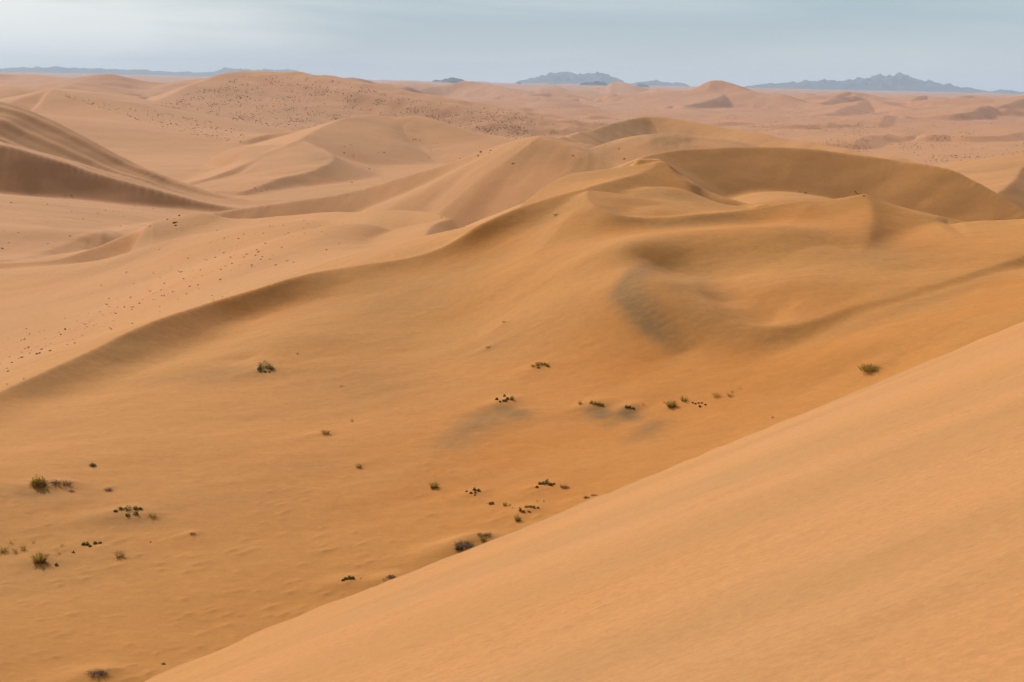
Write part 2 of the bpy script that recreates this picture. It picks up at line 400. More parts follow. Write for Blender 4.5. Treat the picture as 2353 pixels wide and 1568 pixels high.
# far big dune
dune([(250, 268, 2900), (310, 252, 3050), (350, 236, 3200), (400, 215, 3400), (440, 196, 3550), (480, 180, 3700), (500, 171, 3780), (540, 164, 3850), (575, 162, 3900), (640, 168, 3900), (690, 167, 3900), (720, 174, 3850), (760, 172, 3880),
      (790, 181, 3900), (840, 198, 3950), (900, 210, 4050), (980, 230, 4200), (1060, 252, 4350)], .125, .35, k=8, reach=1500, wob=.05)
dune([(-200, 165, 7000), (-60, 170, 7000), (40, 171, 7000), (90, 173, 6900), (150, 179, 6600), (200, 187, 6300)], .14, .3, k=10, reach=1300, wob=.08)
dune([(140, 186, 5600), (190, 178, 5600), (250, 172, 5500), (300, 180, 5500), (345, 188, 5500), (400, 190, 5500), (450, 183, 5450), (500, 180, 5400), (560, 190, 5300)], .13, .3, k=10, reach=1200, wob=.08)
dune([(-100, 184, 3300), (0, 196, 3100), (40, 204, 3000), (80, 215, 2950), (140, 226, 2900)], .2, .06, k=5, reach=500)
dune([(0, 210, 4100), (60, 200, 4200), (130, 190, 4400), (170, 196, 4300), (260, 214, 4200), (330, 222, 4100)], .12, .12, k=8, reach=700, wob=.1)
FAR = [
 ([(780, 185, 9500), (820, 180, 9500), (870, 190, 9500), (940, 200, 9300)], .2, .3),
 ([(900, 214, 10500), (960, 205, 10800), (1000, 198, 11000), (1045, 190, 11000), (1080, 187, 11000), (1120, 197, 10800), (1185, 214, 10200), (1230, 224, 10000)], .22, .3),
 ([(860, 196, 13500), (920, 188, 13500), (1000, 193, 13500)], .2, .3),
 ([(1360, 203, 15000), (1418, 190, 15000), (1480, 204, 14500)], .25, .3),
 ([(1480, 208, 13000), (1520, 201, 13000), (1560, 207, 12800)], .25, .3),
 ([(1230, 212, 12500), (1290, 206, 12500), (1350, 208, 12300), (1420, 217, 12000)], .2, .3),
 ([(1200, 232, 9000), (1260, 218, 9300), (1310, 222, 9200), (1390, 236, 9000)], .25, .2),
 ([(1380, 243, 8200), (1450, 232, 8500), (1510, 222, 8800), (1560, 228, 8600)], .2, .1),
 ([(1560, 210, 9000), (1600, 205, 9000), (1640, 194, 9000), (1680, 200, 8900), (1720, 208, 8700), (1780, 218, 8500), (1850, 236, 8200), (1900, 243, 8000)], .2, .25),
 ([(1545, 249, 7600), (1590, 239, 7900), (1630, 231, 8200), (1654, 222, 8500), (1655, 216, 8700), (1620, 206, 9000)], .4, .06),
 ([(1890, 240, 8600), (1925, 220, 9600), (1950, 213, 10000), (1985, 222, 9800), (2010, 230, 9600)], .3, .12),
 ([(1960, 222, 9600), (1985, 215, 10200), (2030, 224, 10000), (2100, 238, 9600)], .25, .2),
 ([(1900, 262, 6500), (1960, 241, 7600), (1990, 234, 8000), (2040, 240, 7800), (2100, 252, 7200)], .22, .15),
 ([(2080, 238, 9000), (2118, 220, 10200), (2160, 228, 10000), (2210, 240, 9400)], .3, .1),
 ([(2180, 230, 11500), (2230, 219, 12000), (2290, 226, 11800)], .25, .2),
 ([(2200, 262, 6300), (2250, 252, 6900), (2268, 242, 7600), (2310, 256, 7000)], .35, .1),
 ([(2240, 256, 6800), (2310, 240, 7400), (2353, 227, 8000), (2450, 215, 8500)], .3, .08),
 ([(1850, 228, 11000), (1862, 219, 12000), (1890, 222, 12000), (1920, 232, 11000)], .25, .15),
 ([(1230, 246, 7500), (1260, 236, 8000), (1310, 240, 7900), (1380, 250, 7400)], .2, .2),
]
_fr = np.random.default_rng(77)
for _ in range(95):
    x0 = _fr.uniform(700, 2400); d0 = _fr.uniform(9, 48) ** 1.0; r0 = 98 / (d0 + 2) * F * _fr.uniform(.95, 1.0)
    if x0 < 1100 and d0 > 34: continue
    r0 = min(r0, 17000); hp = _fr.uniform(2.0, 7.5) * (1.15 if d0 > 20 else .8); w0 = hp * _fr.uniform(3.0, 5.5)
    yb = 166 + .0213 * x0 + 95 / r0 * F
    sk = _fr.uniform(-.25, .15)
    FAR.append(([(x0 - w0, yb, r0 * .985), (x0 - w0 * .5, yb - hp * .55, r0 * .995), (x0 + sk * w0, yb - hp, r0), (x0 + w0 * .45, yb - hp * .6, r0 * .99), (x0 + w0, yb, r0 * .97)], _fr.uniform(.3, .55), _fr.uniform(.05, .15)))
for p_, f_, b_ in FAR:
    dune(p_, min(f_ * 1.35, .58), b_, k=5, reach=900, wob=.1)
# low brinks of the middle plain
for p_ in ([(1895, 291), (1904, 285), (1920, 282), (1945, 284), (2000, 281)], [(2014, 288), (2022, 280), (2032, 273), (2060, 265), (2080, 268), (2110, 270)],
           [(2112, 270), (2122, 261), (2140, 256), (2170, 259), (2210, 263), (2227, 258), (2270, 262)], [(2283, 264), (2295, 258), (2353, 259), (2420, 256)],
           [(1958, 333), (1966, 324), (1980, 317), (2002, 311), (2030, 311), (2040, 307), (2060, 312)],
           [(2085, 314), (2100, 306), (2120, 306), (2137, 311), (2180, 310), (2232, 313), (2302, 312), (2353, 302), (2420, 298)],
           [(1080, 268), (1097, 262), (1118, 262)], [(1170, 262), (1185, 257), (1215, 257)], [(1340, 268), (1360, 265), (1395, 268)], [(1010, 271), (1040, 267), (1062, 271)],
           [(1640, 283), (1680, 279), (1730, 282)], [(1800, 292), (1830, 287), (1870, 290)]):
    q_ = []
    for i_, (x_, y_) in enumerate(p_):
        az_, t_ = ray(x_, y_)
        e_ = 0.2 if i_ in (0, len(p_) - 1) else 1.0
        q_.append((x_, y_, (92 - 5.5 * e_) / t_))
    dune(q_, .30, .03, k=1.2, reach=220)

# ---- finer undulations on the near slope
bump([(1352, 452, .2), (1335, 490, .9), (1300, 530, 1.6), (1250, 590, 1.3), (1190, 650, .4), (1140, 700, .0)], 7, 10, sharp=.8)
# hooked brink above the dark patch, its right side in the lee
bump([(1950, 590, .0), (1800, 590, 1.0), (1650, 594, 1.6), (1540, 604, 2.4), (1450, 632, 3.8), (1408, 668, 4.3), (1430, 715, 4.1), (1475, 755, 3.3), (1525, 785, 1.4), (1570, 815, .0)][::-1], 7.5, 16)
bump([(1330, 590, .2), (1420, 572, .9), (1600, 560, 1.5), (1780, 556, 1.6), (1930, 575, .8), (2010, 610, .2)], 8, 9)
bump([(1660, 705, .6), (1740, 690, 1.7), (1860, 680, 1.8), (1990, 655, 1.2), (2110, 625, .5)], 10, 12)
bump([(1880, 468, .2), (1858, 492, .9), (1830, 515, .8), (1795, 540, .2)], 5, 9, sharp=.6)
bump([(1090, 880, .3), (1040, 980, .5), (960, 1060, .2)], 10, 10)
bump([(560, 830, .0), (640, 810, .9), (680, 760, 1.1), (720, 700, .6)][::-1], 8, 14)
bump([(2205, 560, .3), (2150, 522, 1.2), (2190, 527, 1.1), (2240, 545, .5)], 4, 8, sharp=.6)
bump([(840, 470 + 100, .0), (900, 560, .3)], 8, 8)
for ln_ in ([(10, 600), (90, 590), (160, 565), (215, 545)], [(120, 600), (190, 575), (235, 550), (262, 532)], [(180, 592), (230, 565), (262, 545), (272, 528)], [(262, 566), (270, 548), (282, 532), (300, 522)], [(302, 548), (308, 534), (320, 524), (342, 515)], [(345, 530), (352, 520), (372, 509)]):
    bump([(q[0], q[1], .25 + .9 * math.sin(math.pi * (n_ + .6) / (len(ln_) + .2))) for n_, q in enumerate(ln_)], 5, 9, sharp=.4)
# crescent hollow at the head of the dotted slope


# hummocks under the plants
HUM = [(105, 1112, 1.6, .35), (150, 1112, 1.5, .5), (295, 1182, 2.2, .6), (350, 1185, 1.0, .25), (610, 850, 1.6, .5), (1240, 842, 1.6, .4), (1165, 925, 1.8, .6), (1372, 932, 1.8, .6), (1448, 940, 1.4, .5),
       (1541, 932, 1.2, .25), (2001, 852, 2.2, .5), (1068, 1256, 2.2, .9), (1113, 1240, 2.0, .7), (225, 1552, 2.0, .7), (893, 1330, 1.2, .5), (1258, 1118, 2.0, .4), (1215, 1172, 1.6, .4), (803, 1336, 1.4, .4),
       (1090, 1133, 1.4, .35), (748, 996, 1.0, .25), (443, 1228, .8, .3), (88, 1285, 1.2, .3), (1121, 799, 1.0, .3), (1160, 742, .8, .2)]
for x_, y_, s_, a_ in HUM:
    h_ = hit(x_, y_)
    i0, i1 = np.searchsorted(R, np.hypot(h_[0], h_[1]) - s_ * 9), np.searchsorted(R, np.hypot(h_[0], h_[1]) + s_ * 4)
    dx = GX[i0:i1] - h_[0]; dy = GY[i0:i1] - h_[1]
    # tail drawn out down wind (towards the lower left)
    ct, st_ = math.cos(-2.5), math.sin(-2.5)
    ul = dx * ct + dy * st_; vl = -dx * st_ + dy * ct
    su = np.where(ul > 0, s_ * 2.4, s_ * 1.0)
    Z[i0:i1] += .62 * a_ * np.exp(-(ul / su) ** 2 - (vl / s_) ** 2)
# little wind-blown humps over the bowl floor, clustered
cnt = np.random.default_rng(11)
for _ in range(480):
    x_ = cnt.uniform(-60, 1250); y_ = cnt.uniform(1020, 1568)
    if vnoise(np.array([x_ / 170.]), np.array([y_ / 90.]), 3)[0] < .05 - .5 * (y_ - 1150) / 420: continue
    h_ = hit(x_, y_)
    if h_ is None: continue
    s_ = cnt.uniform(.16, .38); a_ = cnt.uniform(.04, .11); g_ = cnt.uniform(-2.6, -2.2); el = cnt.uniform(1.3, 2.8)
    rr_ = np.hypot(h_[0], h_[1]); az_ = math.atan2(h_[0], h_[1])
    i0, i1 = np.searchsorted(R, rr_ - 5), np.searchsorted(R, rr_ + 5)
    j0, j1 = np.searchsorted(AZ, az_ - 5 / rr_), np.searchsorted(AZ, az_ + 5 / rr_)
    dx = GX[i0:i1, j0:j1] - h_[0]; dy = GY[i0:i1, j0:j1] - h_[1]
    ct, st_ = math.cos(g_), math.sin(g_)
    ul = dx * ct + dy * st_; vl = -dx * st_ + dy * ct
    Z[i0:i1, j0:j1] += a_ * np.exp(-np.abs(ul / (s_ * el)) ** 1.5 - np.abs(vl / s_) ** 1.3)

# ---- general unevenness
wn = np.clip((RR - 90) / 60, 0, 1) * np.clip((420 - RR) / 120, 0, 1)
Z += wn * (.16 * fbm((GX * .8 + GY * .6) / 26, (GX * -.6 + GY * .8) / 11, 3, 1) + .02 * fbm(GX / 2.2, GY / 1.5, 2, 4))
wm = np.clip((RR - 420) / 150, 0, 1) * np.clip((2600 - RR) / 800, 0, 1)
Z += wm * (.55 * fbm((GX * .8 + GY * .5) / 60, (GX * -.5 + GY * .8) / 28, 3, 2) + .10 * fbm(GX / 7, GY / 7, 2, 5))
wf = np.clip((RR - 2300) / 1500, 0, 1)
Z += wf * (3.2 * fbm(GX / 130, GY / 230, 4, 3) + 9.0 * np.maximum(fbm(GX / 600 + 4, GY / 900, 3, 6) - .05, 0) * np.clip((RR - 4500) / 2500, 0, 1) * 3)

# ---- dark heavy sand caught on the lee sides, plus shade painted on steep faces
DARK = np.zeros_like(Z)
DEEP = np.zeros_like(Z)
def stain_shade(pts, wf, wb, amt, tex=.2, sc=1.0, field=None):
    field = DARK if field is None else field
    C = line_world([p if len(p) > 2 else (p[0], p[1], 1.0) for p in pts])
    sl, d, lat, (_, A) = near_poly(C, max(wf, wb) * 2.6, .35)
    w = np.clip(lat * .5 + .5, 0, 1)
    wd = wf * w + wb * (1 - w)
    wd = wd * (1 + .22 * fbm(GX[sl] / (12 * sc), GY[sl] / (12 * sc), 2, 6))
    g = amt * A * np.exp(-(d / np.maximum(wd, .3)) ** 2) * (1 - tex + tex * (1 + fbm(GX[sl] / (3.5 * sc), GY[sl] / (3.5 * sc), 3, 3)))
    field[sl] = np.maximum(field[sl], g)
stain_shade([(1600, 600, .2), (1500, 612, .5), (1440, 645, .9), (1425, 675, 1.), (1450, 705, 1.), (1480, 740, 1.), (1520, 775, .9), (1545, 795, .3)][::-1], 3.6, 1.2, .85, .03)
stain_shade([(1680, 612, .15), (1600, 640, .5), (1590, 690, .6), (1640, 745, .6), (1760, 768, .5), (1950, 748, .4), (2120, 710, .2)][::-1], 4, 5, .6, .12)  # shade of the mound's lower face, painted as a dark arc
stain_shade([(2280, 632, .3), (2180, 670, .6), (2060, 712, .7), (1940, 735, .5), (1830, 745, .3)][::-1], 3.2, 1.5, .45, .12)  # paints more shade onto the face below the lower right ridge
stain_shade([(2010, 520, .3), (2025, 560, .6), (2030, 600, .5)], 4, 5, .55)  # shade on the spur's right side, put into the sand colour
stain_shade([(2040, 590, .2), (2090, 612, .4), (2150, 600, .3)], 4, 4, .5)
stain_shade([(1030, 1022, .5), (1085, 982, .9), (1130, 952, .7)], 2.6, 2.4, .8)
stain_shade([(1160, 940, .8), (1190, 952, .9)], 2.2, 1.6, .95)
stain_shade([(1374, 940, .9), (1388, 955, 1.)], 1.7, 1.5, 1.0)
stain_shade([(1402, 978, .5), (1428, 955, .6)], 1.6, 1.4, .85)
stain_shade([(1440, 946, .9), (1452, 962, .9)], 1.6, 1.4, 1.0)
stain_shade([(1468, 1008, .6), (1505, 975, .6)], 2.0, 1.7, .85)
stain_shade([(820, 860, .3), (870, 890, .5), (860, 920, .3)], 9, 9, .5)
stain_shade([(880, 710, .3), (930, 700, .5), (1000, 685, .2)], 5, 5, .5)
stain_shade([(740, 700, .3), (850, 680, .35), (1000, 640, .3), (1100, 600, .2)], 9, 8, .5)
stain_shade([(380, 865, .2), (500, 860, .5), (575, 856, .4)], 5, 4, .55)
stain_shade([(640, 1085, .3), (720, 1070, .5), (760, 1050, .2)], 4, 4, .5)
stain_shade([(20, 1130, .5), (90, 1135, .8), (170, 1128, .3)], 2.6, 2.6, .6)
stain_shade([(250, 1200, .4), (310, 1200, .7), (350, 1195, .3)], 2.2, 2.2, .6)
stain_shade([(30, 1310, .3), (120, 1305, .6), (200, 1290, .3)], 5, 5, .45)
stain_shade([(480, 1150, .3), (620, 1140, .4), (760, 1180, .3)], 9, 9, .4)
stain_shade([(1090, 770, .2), (1170, 790, .45), (1230, 770, .2)], 8, 8, .45)
stain_shade([(1420, 590, .2), (1600, 590, .3), (1800, 585, .15)], 6, 6, .35)
stain_shade([(60, 880, .5), (200, 830, .5), (400, 740, .6), (600, 680, .6), (760, 640, .3)], 5, 1.2, .45)  # shaded band under the main ridge crest, painted in
stain_shade([(1210, 510, .3), (1260, 500, .6), (1310, 470, .5)], 5, 4, .5)
stain_shade([(1500, 440, .5), (1560, 450, .8), (1620, 465, .6), (1680, 475, .3)], 5, 5, .5)
stain_shade([(1380, 470, .2), (1460, 508, .5), (1560, 511, .6), (1700, 495, .4)], 2.5, 1, .7)
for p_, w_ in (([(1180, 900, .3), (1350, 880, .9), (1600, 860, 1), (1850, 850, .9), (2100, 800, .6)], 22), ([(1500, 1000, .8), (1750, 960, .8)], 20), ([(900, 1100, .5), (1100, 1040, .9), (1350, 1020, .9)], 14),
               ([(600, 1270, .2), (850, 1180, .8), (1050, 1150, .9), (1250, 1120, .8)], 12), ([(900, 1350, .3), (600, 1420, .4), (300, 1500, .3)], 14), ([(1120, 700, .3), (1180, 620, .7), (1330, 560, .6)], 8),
               ([(1450, 535, .9), (1650, 525, 1), (1850, 500, .8)], 6), ([(1650, 740, .3), (1900, 700, .5), (2150, 740, .9), (2353, 650, .9)], 9), ([(450, 740, .5), (620, 720, .9), (700, 690, .5)], 7), ([(950, 620, .5), (1080, 580, .9), (1150, 540, .7)], 6),  # strip below the lower right ridge: its shade put into the orange
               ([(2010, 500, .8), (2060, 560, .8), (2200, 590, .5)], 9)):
    stain_shade(p_, w_, w_, .85, .25, 2.0, DEEP)
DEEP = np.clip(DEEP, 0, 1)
# middle distance
stain_shade([(470, 505, .5), (400, 540, .6), (330, 575, .5), (250, 610, .3)], 16, 22, .45, sc=3)
stain_shade([(0, 602, .5), (130, 598, .5), (260, 572, .2)], 8, 8, .45, sc=3)
for q in range(6):
    x0 = 620 + q * 60; y0 = 600 - q * 20
    stain_shade([(x0 - 60, y0 + 34, .1), (x0, y0, .35), (x0 + 120, y0 - 46, .1)], 5, 5, .5, sc=2)
for q in range(9):
    x0 = 1395 + q * 24
    stain_shade([(x0 + (4 if q % 2 else -2), 282 + q * 1.5, .4), (x0 - 6, 300 + q * 2, .9), (x0 + 4, 318 + q * 2.5, .3)], 9 - q % 3 * 2, 4, .55, sc=3)
for x0, y0 in ((1295, 362), (1330, 372), (1350, 386), (1380, 384), (1260, 345), (1220, 345)):
    stain_shade([(x0 - 4, y0 - 8, .5), (x0 + 4, y0 + 2, .9), (x0 + 14, y0 + 12, .3)], 9, 6, .6, sc=2)
stain_shade([(700, 345, .3), (735, 355, .7), (745, 375, .3)], 16, 16, .5, sc=4)
stain_shade([(790, 275, .5), (850, 278, .6), (880, 290, .3), (950, 300, .3)], 14, 14, .45, sc=4)  # dark paint in place of the shaded slip notches under the crest
stain_shade([(1000, 285, .5), (1060, 305, .5), (1130, 325, .3)], 22, 18, .4, sc=4)
stain_shade([(2240, 395, .7), (2290, 390, .7), (2340, 376, .4)], 12, 12, .5, sc=3)
stain_shade([(330, 540, .5), (350, 528, .7), (365, 520, .3)], 8, 8, .55, sc=2)
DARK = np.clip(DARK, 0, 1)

print('lowest ground', float(Z.min()))
# ------------------------------------------------------------------ materials
def mat(name):
    m_ = bpy.data.materials.new(name); m_.use_nodes = True
    n = m_.node_tree; b = n.nodes['Principled BSDF']; b.inputs['Specular IOR Level'].default_value = .15
    b.inputs['Roughness'].default_value = .95
    return m_, n, b

def noise_node(n, scale, detail=4, rough=.55, vec=None, dist=0):
    q = n.nodes.new('ShaderNodeTexNoise'); q.inputs['Scale'].default_value = scale
    q.inputs['Detail'].default_value = detail; q.inputs['Roughness'].default_value = rough; q.inputs['Distortion'].default_value = dist
    if vec is not None: n.links.new(vec, q.inputs['Vector'])
    return q

def ramp(n, src, a, b, lo=0., hi=1.):
    q = n.nodes.new('ShaderNodeMapRange'); q.inputs[1].default_value = a; q.inputs[2].default_value = b
    q.inputs[3].default_value = lo; q.inputs[4].default_value = hi
    n.links.new(src, q.inputs[0]); return q.outputs[0]

def mix(n, f, A, B, mode='MIX'):
    q = n.nodes.new('ShaderNodeMix'); q.data_type = 'RGBA'; q.blend_type = mode
    for s, v in (('Factor', f), ('A', A), ('B', B)):
        if isinstance(v, (int, float)): q.inputs[s].default_value = v
        elif isinstance(v, tuple): q.inputs[s].default_value = v + (1,)
        else: n.links.new(v, q.inputs[s])
    return q.outputs['Result']

SAND_NEAR = (.470, .205, .045)
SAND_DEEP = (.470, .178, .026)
SAND_MID = (.470, .222, .080)
SAND_FAR = (.430, .200, .088)
MINERAL_SHADE = (.195, .106, .033)  # colour of the heavy sand and of the painted shade

def sand_material():
    m_, n, b = mat("sand")
    geo = n.nodes.new('ShaderNodeNewGeometry')
    at = n.nodes.new('ShaderNodeAttribute'); at.attribute_name = 'mineral_shade'
    ag = n.nodes.new('ShaderNodeAttribute'); ag.attribute_name = 'sandtype'
    pos = geo.outputs['Position']
    sc = n.nodes.new('ShaderNodeSeparateColor'); n.links.new(ag.outputs['Color'], sc.inputs[0])
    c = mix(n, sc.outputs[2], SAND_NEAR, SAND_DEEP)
    c = mix(n, sc.outputs[0], c, SAND_MID)
    c = mix(n, sc.outputs[1], c, SAND_FAR)
    # broad patches of slightly redder and paler sand
    n1 = noise_node(n, .011, 5, .55, pos, .6)
    c = mix(n, ramp(n, n1.outputs[0], .42, .66, 0, .55), c, mix(n, 1.0, c, (1.10, 1.02, 1.02), 'MULTIPLY'))
    n2 = noise_node(n, .05, 6, .6, pos, .8)
    c = mix(n, ramp(n, n2.outputs[0], .45, .70, 0, .30), c, mix(n, 1.0, c, (.80, .80, .86), 'MULTIPLY'))
    # wind streaks
    mp = n.nodes.new('ShaderNodeMapping'); mp.inputs['Rotation'].default_value = (0, 0, math.radians(-35)); mp.inputs['Scale'].default_value = (.03, .35, .35)
    n.links.new(pos, mp.inputs['Vector'])
    n3 = noise_node(n, 1.0, 5, .6, mp.outputs[0])
    c = mix(n, ramp(n, n3.outputs[0], .45, .75, 0, .25), c, mix(n, 1.0, c, (.84, .83, .86), 'MULTIPLY'))
    # grain
    n4 = noise_node(n, .9, 9, .82, pos)
    c = mix(n, ramp(n, n4.outputs[0], .35, .65, .0, .75), c, mix(n, 1.0, c, (.80, .78, .76), 'MULTIPLY'))
    # heavy dark sand and the painted shade
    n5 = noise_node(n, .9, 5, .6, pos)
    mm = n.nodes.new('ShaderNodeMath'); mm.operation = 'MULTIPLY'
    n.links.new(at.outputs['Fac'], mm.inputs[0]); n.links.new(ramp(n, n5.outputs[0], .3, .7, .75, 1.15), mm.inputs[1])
    c = mix(n, mm.outputs[0], c, MINERAL_SHADE)
    n.links.new(c, b.inputs['Base Color'])
    # ripples and grain relief
    mp2 = n.nodes.new('ShaderNodeMapping'); mp2.inputs['Rotation'].default_value = (0, 0, math.radians(-35)); mp2.inputs['Scale'].default_value = (.25, 1.6, 1)
    n.links.new(pos, mp2.inputs['Vector'])
    n6 = noise_node(n, 1.0, 6, .65, mp2.outputs[0], .4)
    bu = n.nodes.new('ShaderNodeBump'); bu.inputs['Strength'].default_value = .35; bu.inputs['Distance'].default_value = .10
    n.links.new(n6.outputs[0], bu.inputs['Height'])
    bu2 = n.nodes.new('ShaderNodeBump'); bu2.inputs['Strength'].default_value = .6; bu2.inputs['Distance'].default_value = .12
    n.links.new(n4.outputs[0], bu2.inputs['Height']); n.links.new(bu.outputs[0], bu2.inputs['Normal'])
    n.links.new(bu2.outputs[0], b.inputs['Normal'])
    b.inputs['Diffuse Roughness'].default_value = 0.25
    return m_
M_SAND = sand_material()

def sand_fg():
    m_, n, b = mat("foreground sand")
    geo = n.nodes.new('ShaderNodeNewGeometry'); pos = geo.outputs['Position']
    mp = n.nodes.new('ShaderNodeMapping'); mp.inputs['Rotation'].default_value = (0, 0, math.radians(-62)); mp.inputs['Scale'].default_value = (.10, .55, .3)
    n.links.new(pos, mp.inputs['Vector'])
    n1 = noise_node(n, .55, 5, .5, mp.outputs[0], .3)
    c = mix(n, ramp(n, n1.outputs[0], .47, .72, 0, .8), (.50, .235, .082), (.385, .198, .066))
    n2 = noise_node(n, .16, 3, .5, pos)
    c = mix(n, ramp(n, n2.outputs[0], .35, .65, 0, .5), c, (.50, .208, .042))
    n3 = noise_node(n, 1500.0, 3, .8, pos)
    n4 = noise_node(n, 14.0, 8, .85, pos)
    c = mix(n, ramp(n, n3.outputs[0], .35, .65, 0, .35), c, mix(n, 1.0, c, (.66, .62, .58), 'MULTIPLY'))
    c = mix(n, ramp(n, n4.outputs[0], .38, .62, 0, .8), c, mix(n, 1.0, c, (.78, .76, .72), 'MULTIPLY'))
    # scattered pocks and scuffs left by wind and small animals
    mp3 = n.nodes.new('ShaderNodeMapping'); mp3.inputs['Rotation'].default_value = (0, 0, math.radians(-50)); mp3.inputs['Scale'].default_value = (3.0, 9.0, 5)
    n.links.new(pos, mp3.inputs['Vector'])
    n6 = noise_node(n, 1.3, 4, .6, mp3.outputs[0]); n7 = noise_node(n, .35, 3, .6, pos)
    pk = n.nodes.new('ShaderNodeMath'); pk.operation = 'MULTIPLY'
    n.links.new(ramp(n, n6.outputs[0], .61, .68), pk.inputs[0]); n.links.new(ramp(n, n7.outputs[0], .48, .60), pk.inputs[1])
    pk.use_clamp = True
    c = mix(n, pk.outputs[0], c, mix(n, 1.0, c, (.80, .77, .74), 'MULTIPLY'))
    n.links.new(c, b.inputs['Base Color'])
    mp2 = n.nodes.new('ShaderNodeMapping'); mp2.inputs['Rotation'].default_value = (0, 0, math.radians(-62)); mp2.inputs['Scale'].default_value = (2.0, 14, 6)
    n.links.new(pos, mp2.inputs['Vector'])
    n5 = noise_node(n, 1.0, 5, .6, mp2.outputs[0], .3)
    bu = n.nodes.new('ShaderNodeBump'); bu.inputs['Strength'].default_value = .18; bu.inputs['Distance'].default_value = .015
    n.links.new(n5.outputs[0], bu.inputs['Height'])
    bu2 = n.nodes.new('ShaderNodeBump'); bu2.inputs['Strength'].default_value = .6; bu2.inputs['Distance'].default_value = .012
    n.links.new(n4.outputs[0], bu2.inputs['Height']); n.links.new(bu.outputs[0], bu2.inputs['Normal'])
    n.links.new(bu2.outputs[0], b.inputs['Normal'])
    b.inputs['Diffuse Roughness'].default_value = 0.25
    return m_
M_FG = sand_fg()

def flat_mat(name, col, var=.35, scale=6.0, transl=False):
    m_, n, b = mat(name)
    geo = n.nodes.new('ShaderNodeNewGeometry')
    q = noise_node(n, scale, 3, .6, geo.outputs['Position'])
    lo = tuple(v * (1 - var) for v in col); hi = tuple(min(v * (1 + var), 1) for v in col)
    cc = mix(n, ramp(n, q.outputs[0], .3, .7), lo, hi)
    n.links.new(cc, b.inputs['Base Color'])
    if transl:
        tr = n.nodes.new('ShaderNodeBsdfTranslucent'); ad = n.nodes.new('ShaderNodeMixShader'); ad.inputs[0].default_value = .45
        n.links.new(cc, tr.inputs['Color']); n.links.new(b.outputs[0], ad.inputs[1]); n.links.new(tr.outputs[0], ad.inputs[2])
        n.links.new(ad.outputs[0], n.nodes['Material Output'].inputs['Surface'])
    return m_
M_OLIVE = flat_mat("olive yellow foliage", (.27, .175, .024), transl=True)
M_GREEN = flat_mat("green foliage", (.125, .108, .026), transl=True)
M_DGREEN = flat_mat("dark green foliage", (.065, .085, .018), transl=True)
M_DRY = flat_mat("dry grey twigs", (.20, .14, .085))
M_STRAW = flat_mat("straw", (.38, .24, .075), transl=True)
M_BROWN = flat_mat("brown scrub", (.17, .095, .040), .3, .05)
M_SCRUB = flat_mat("far scrub", (.24, .13, .062), .3, .01)
M_ROCK = flat_mat("bare rock", (.032, .036, .046), .4, .0015)

def tag(o, label=None, cat=None, group=None, kind=None):
    if label: o['label'] = label
    if cat: o['category'] = cat
    if group: o['group'] = group
    if kind: o['kind'] = kind
    return o

def quick_mesh(name, co, faces4, material, smooth=True, attrs=None):
    me = bpy.data.meshes.new(name)
    co = np.ascontiguousarray(co, np.float32); f = np.ascontiguousarray(faces4, np.int32)
    k = f.shape[1]
    me.vertices.add(len(co)); me.vertices.foreach_set('co', co.ravel())
    me.loops.add(f.size); me.loops.foreach_set('vertex_index', f.ravel())
    me.polygons.add(len(f)); me.polygons.foreach_set('loop_start', np.arange(0, f.size, k, dtype=np.int32))
    me.polygons.foreach_set('loop_total', np.full(len(f), k, np.int32))
    me.update(calc_edges=True)
    if smooth: me.polygons.foreach_set('use_smooth', np.ones(len(f), bool))
    if attrs:
        for nm, (ty, arr) in attrs.items():
            A = me.attributes.new(nm, ty, 'POINT')
            A.data.foreach_set('value' if ty == 'FLOAT' else 'color', np.ascontiguousarray(arr, np.float32).ravel())
    me.materials.append(material)
    o = bpy.data.objects.new(name, me); COL.objects.link(o)
    return o

def grid_faces(nr, nc):
    i = np.arange(nr - 1)[:, None] * nc + np.arange(nc - 1)[None, :]
    return np.stack([i, i + 1, i + 1 + nc, i + nc], -1)

# ------------------------------------------------------------------ terrain meshes
def az_of(x): return ray(x, 500)[0]
VX = GX.ravel(); VY = GY.ravel(); VZ = Z.ravel()
rcr = np.interp(AZ, [ray(q, 500)[0] for q in (-500, 0, 500, 1000, 1345, 1600, 2353)], [190, 205, 250, 270, 285, 330, 340])[None, :]
t1 = np.clip((RR - rcr) / 45, 0, 1) * np.clip(.55 + (RR - 400) / 1200, .55, 1)
t1 = t1 * np.where((AA > az_of(1340)) & (RR < 720), .35, 1); t2 = np.clip((RR - 1900) / 3500, 0, 1)
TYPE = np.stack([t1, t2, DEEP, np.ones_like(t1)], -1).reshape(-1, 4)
azx = np.array([az_of(v) for v in (-500, 0, 500, 1000, 1095, 1350, 1500, 2000, 2353, 2700)])
r_near = np.interp(AZ, azx, [225, 236, 282, 300, 300, 330, 372, 372, 372, 372])
r_dot = np.interp(AZ, azx, [640, 625, 590, 450, 400, 345, 372, 372, 372, 372])
r_brown = np.interp(AZ, azx, [0, 0, 0, 0, 0, 530, 640, 690, 580, 480])
fc_az = np.arange(NA - 1); fr = R[:-1][:, None]
lab = np.full((NR - 1, NA - 1), 4)
lab = np.where((fr < r_brown[:-1][None, :]) & (r_brown[:-1][None, :] > 0), 3, lab)
lab = np.where(fr < r_dot[:-1][None, :], 2, lab)
lab = np.where(fr < r_near[:-1][None, :], 1, lab)
lab = np.where((lab == 4) & (fr > 2300), 5, lab)
GF = grid_faces(NR, NA)
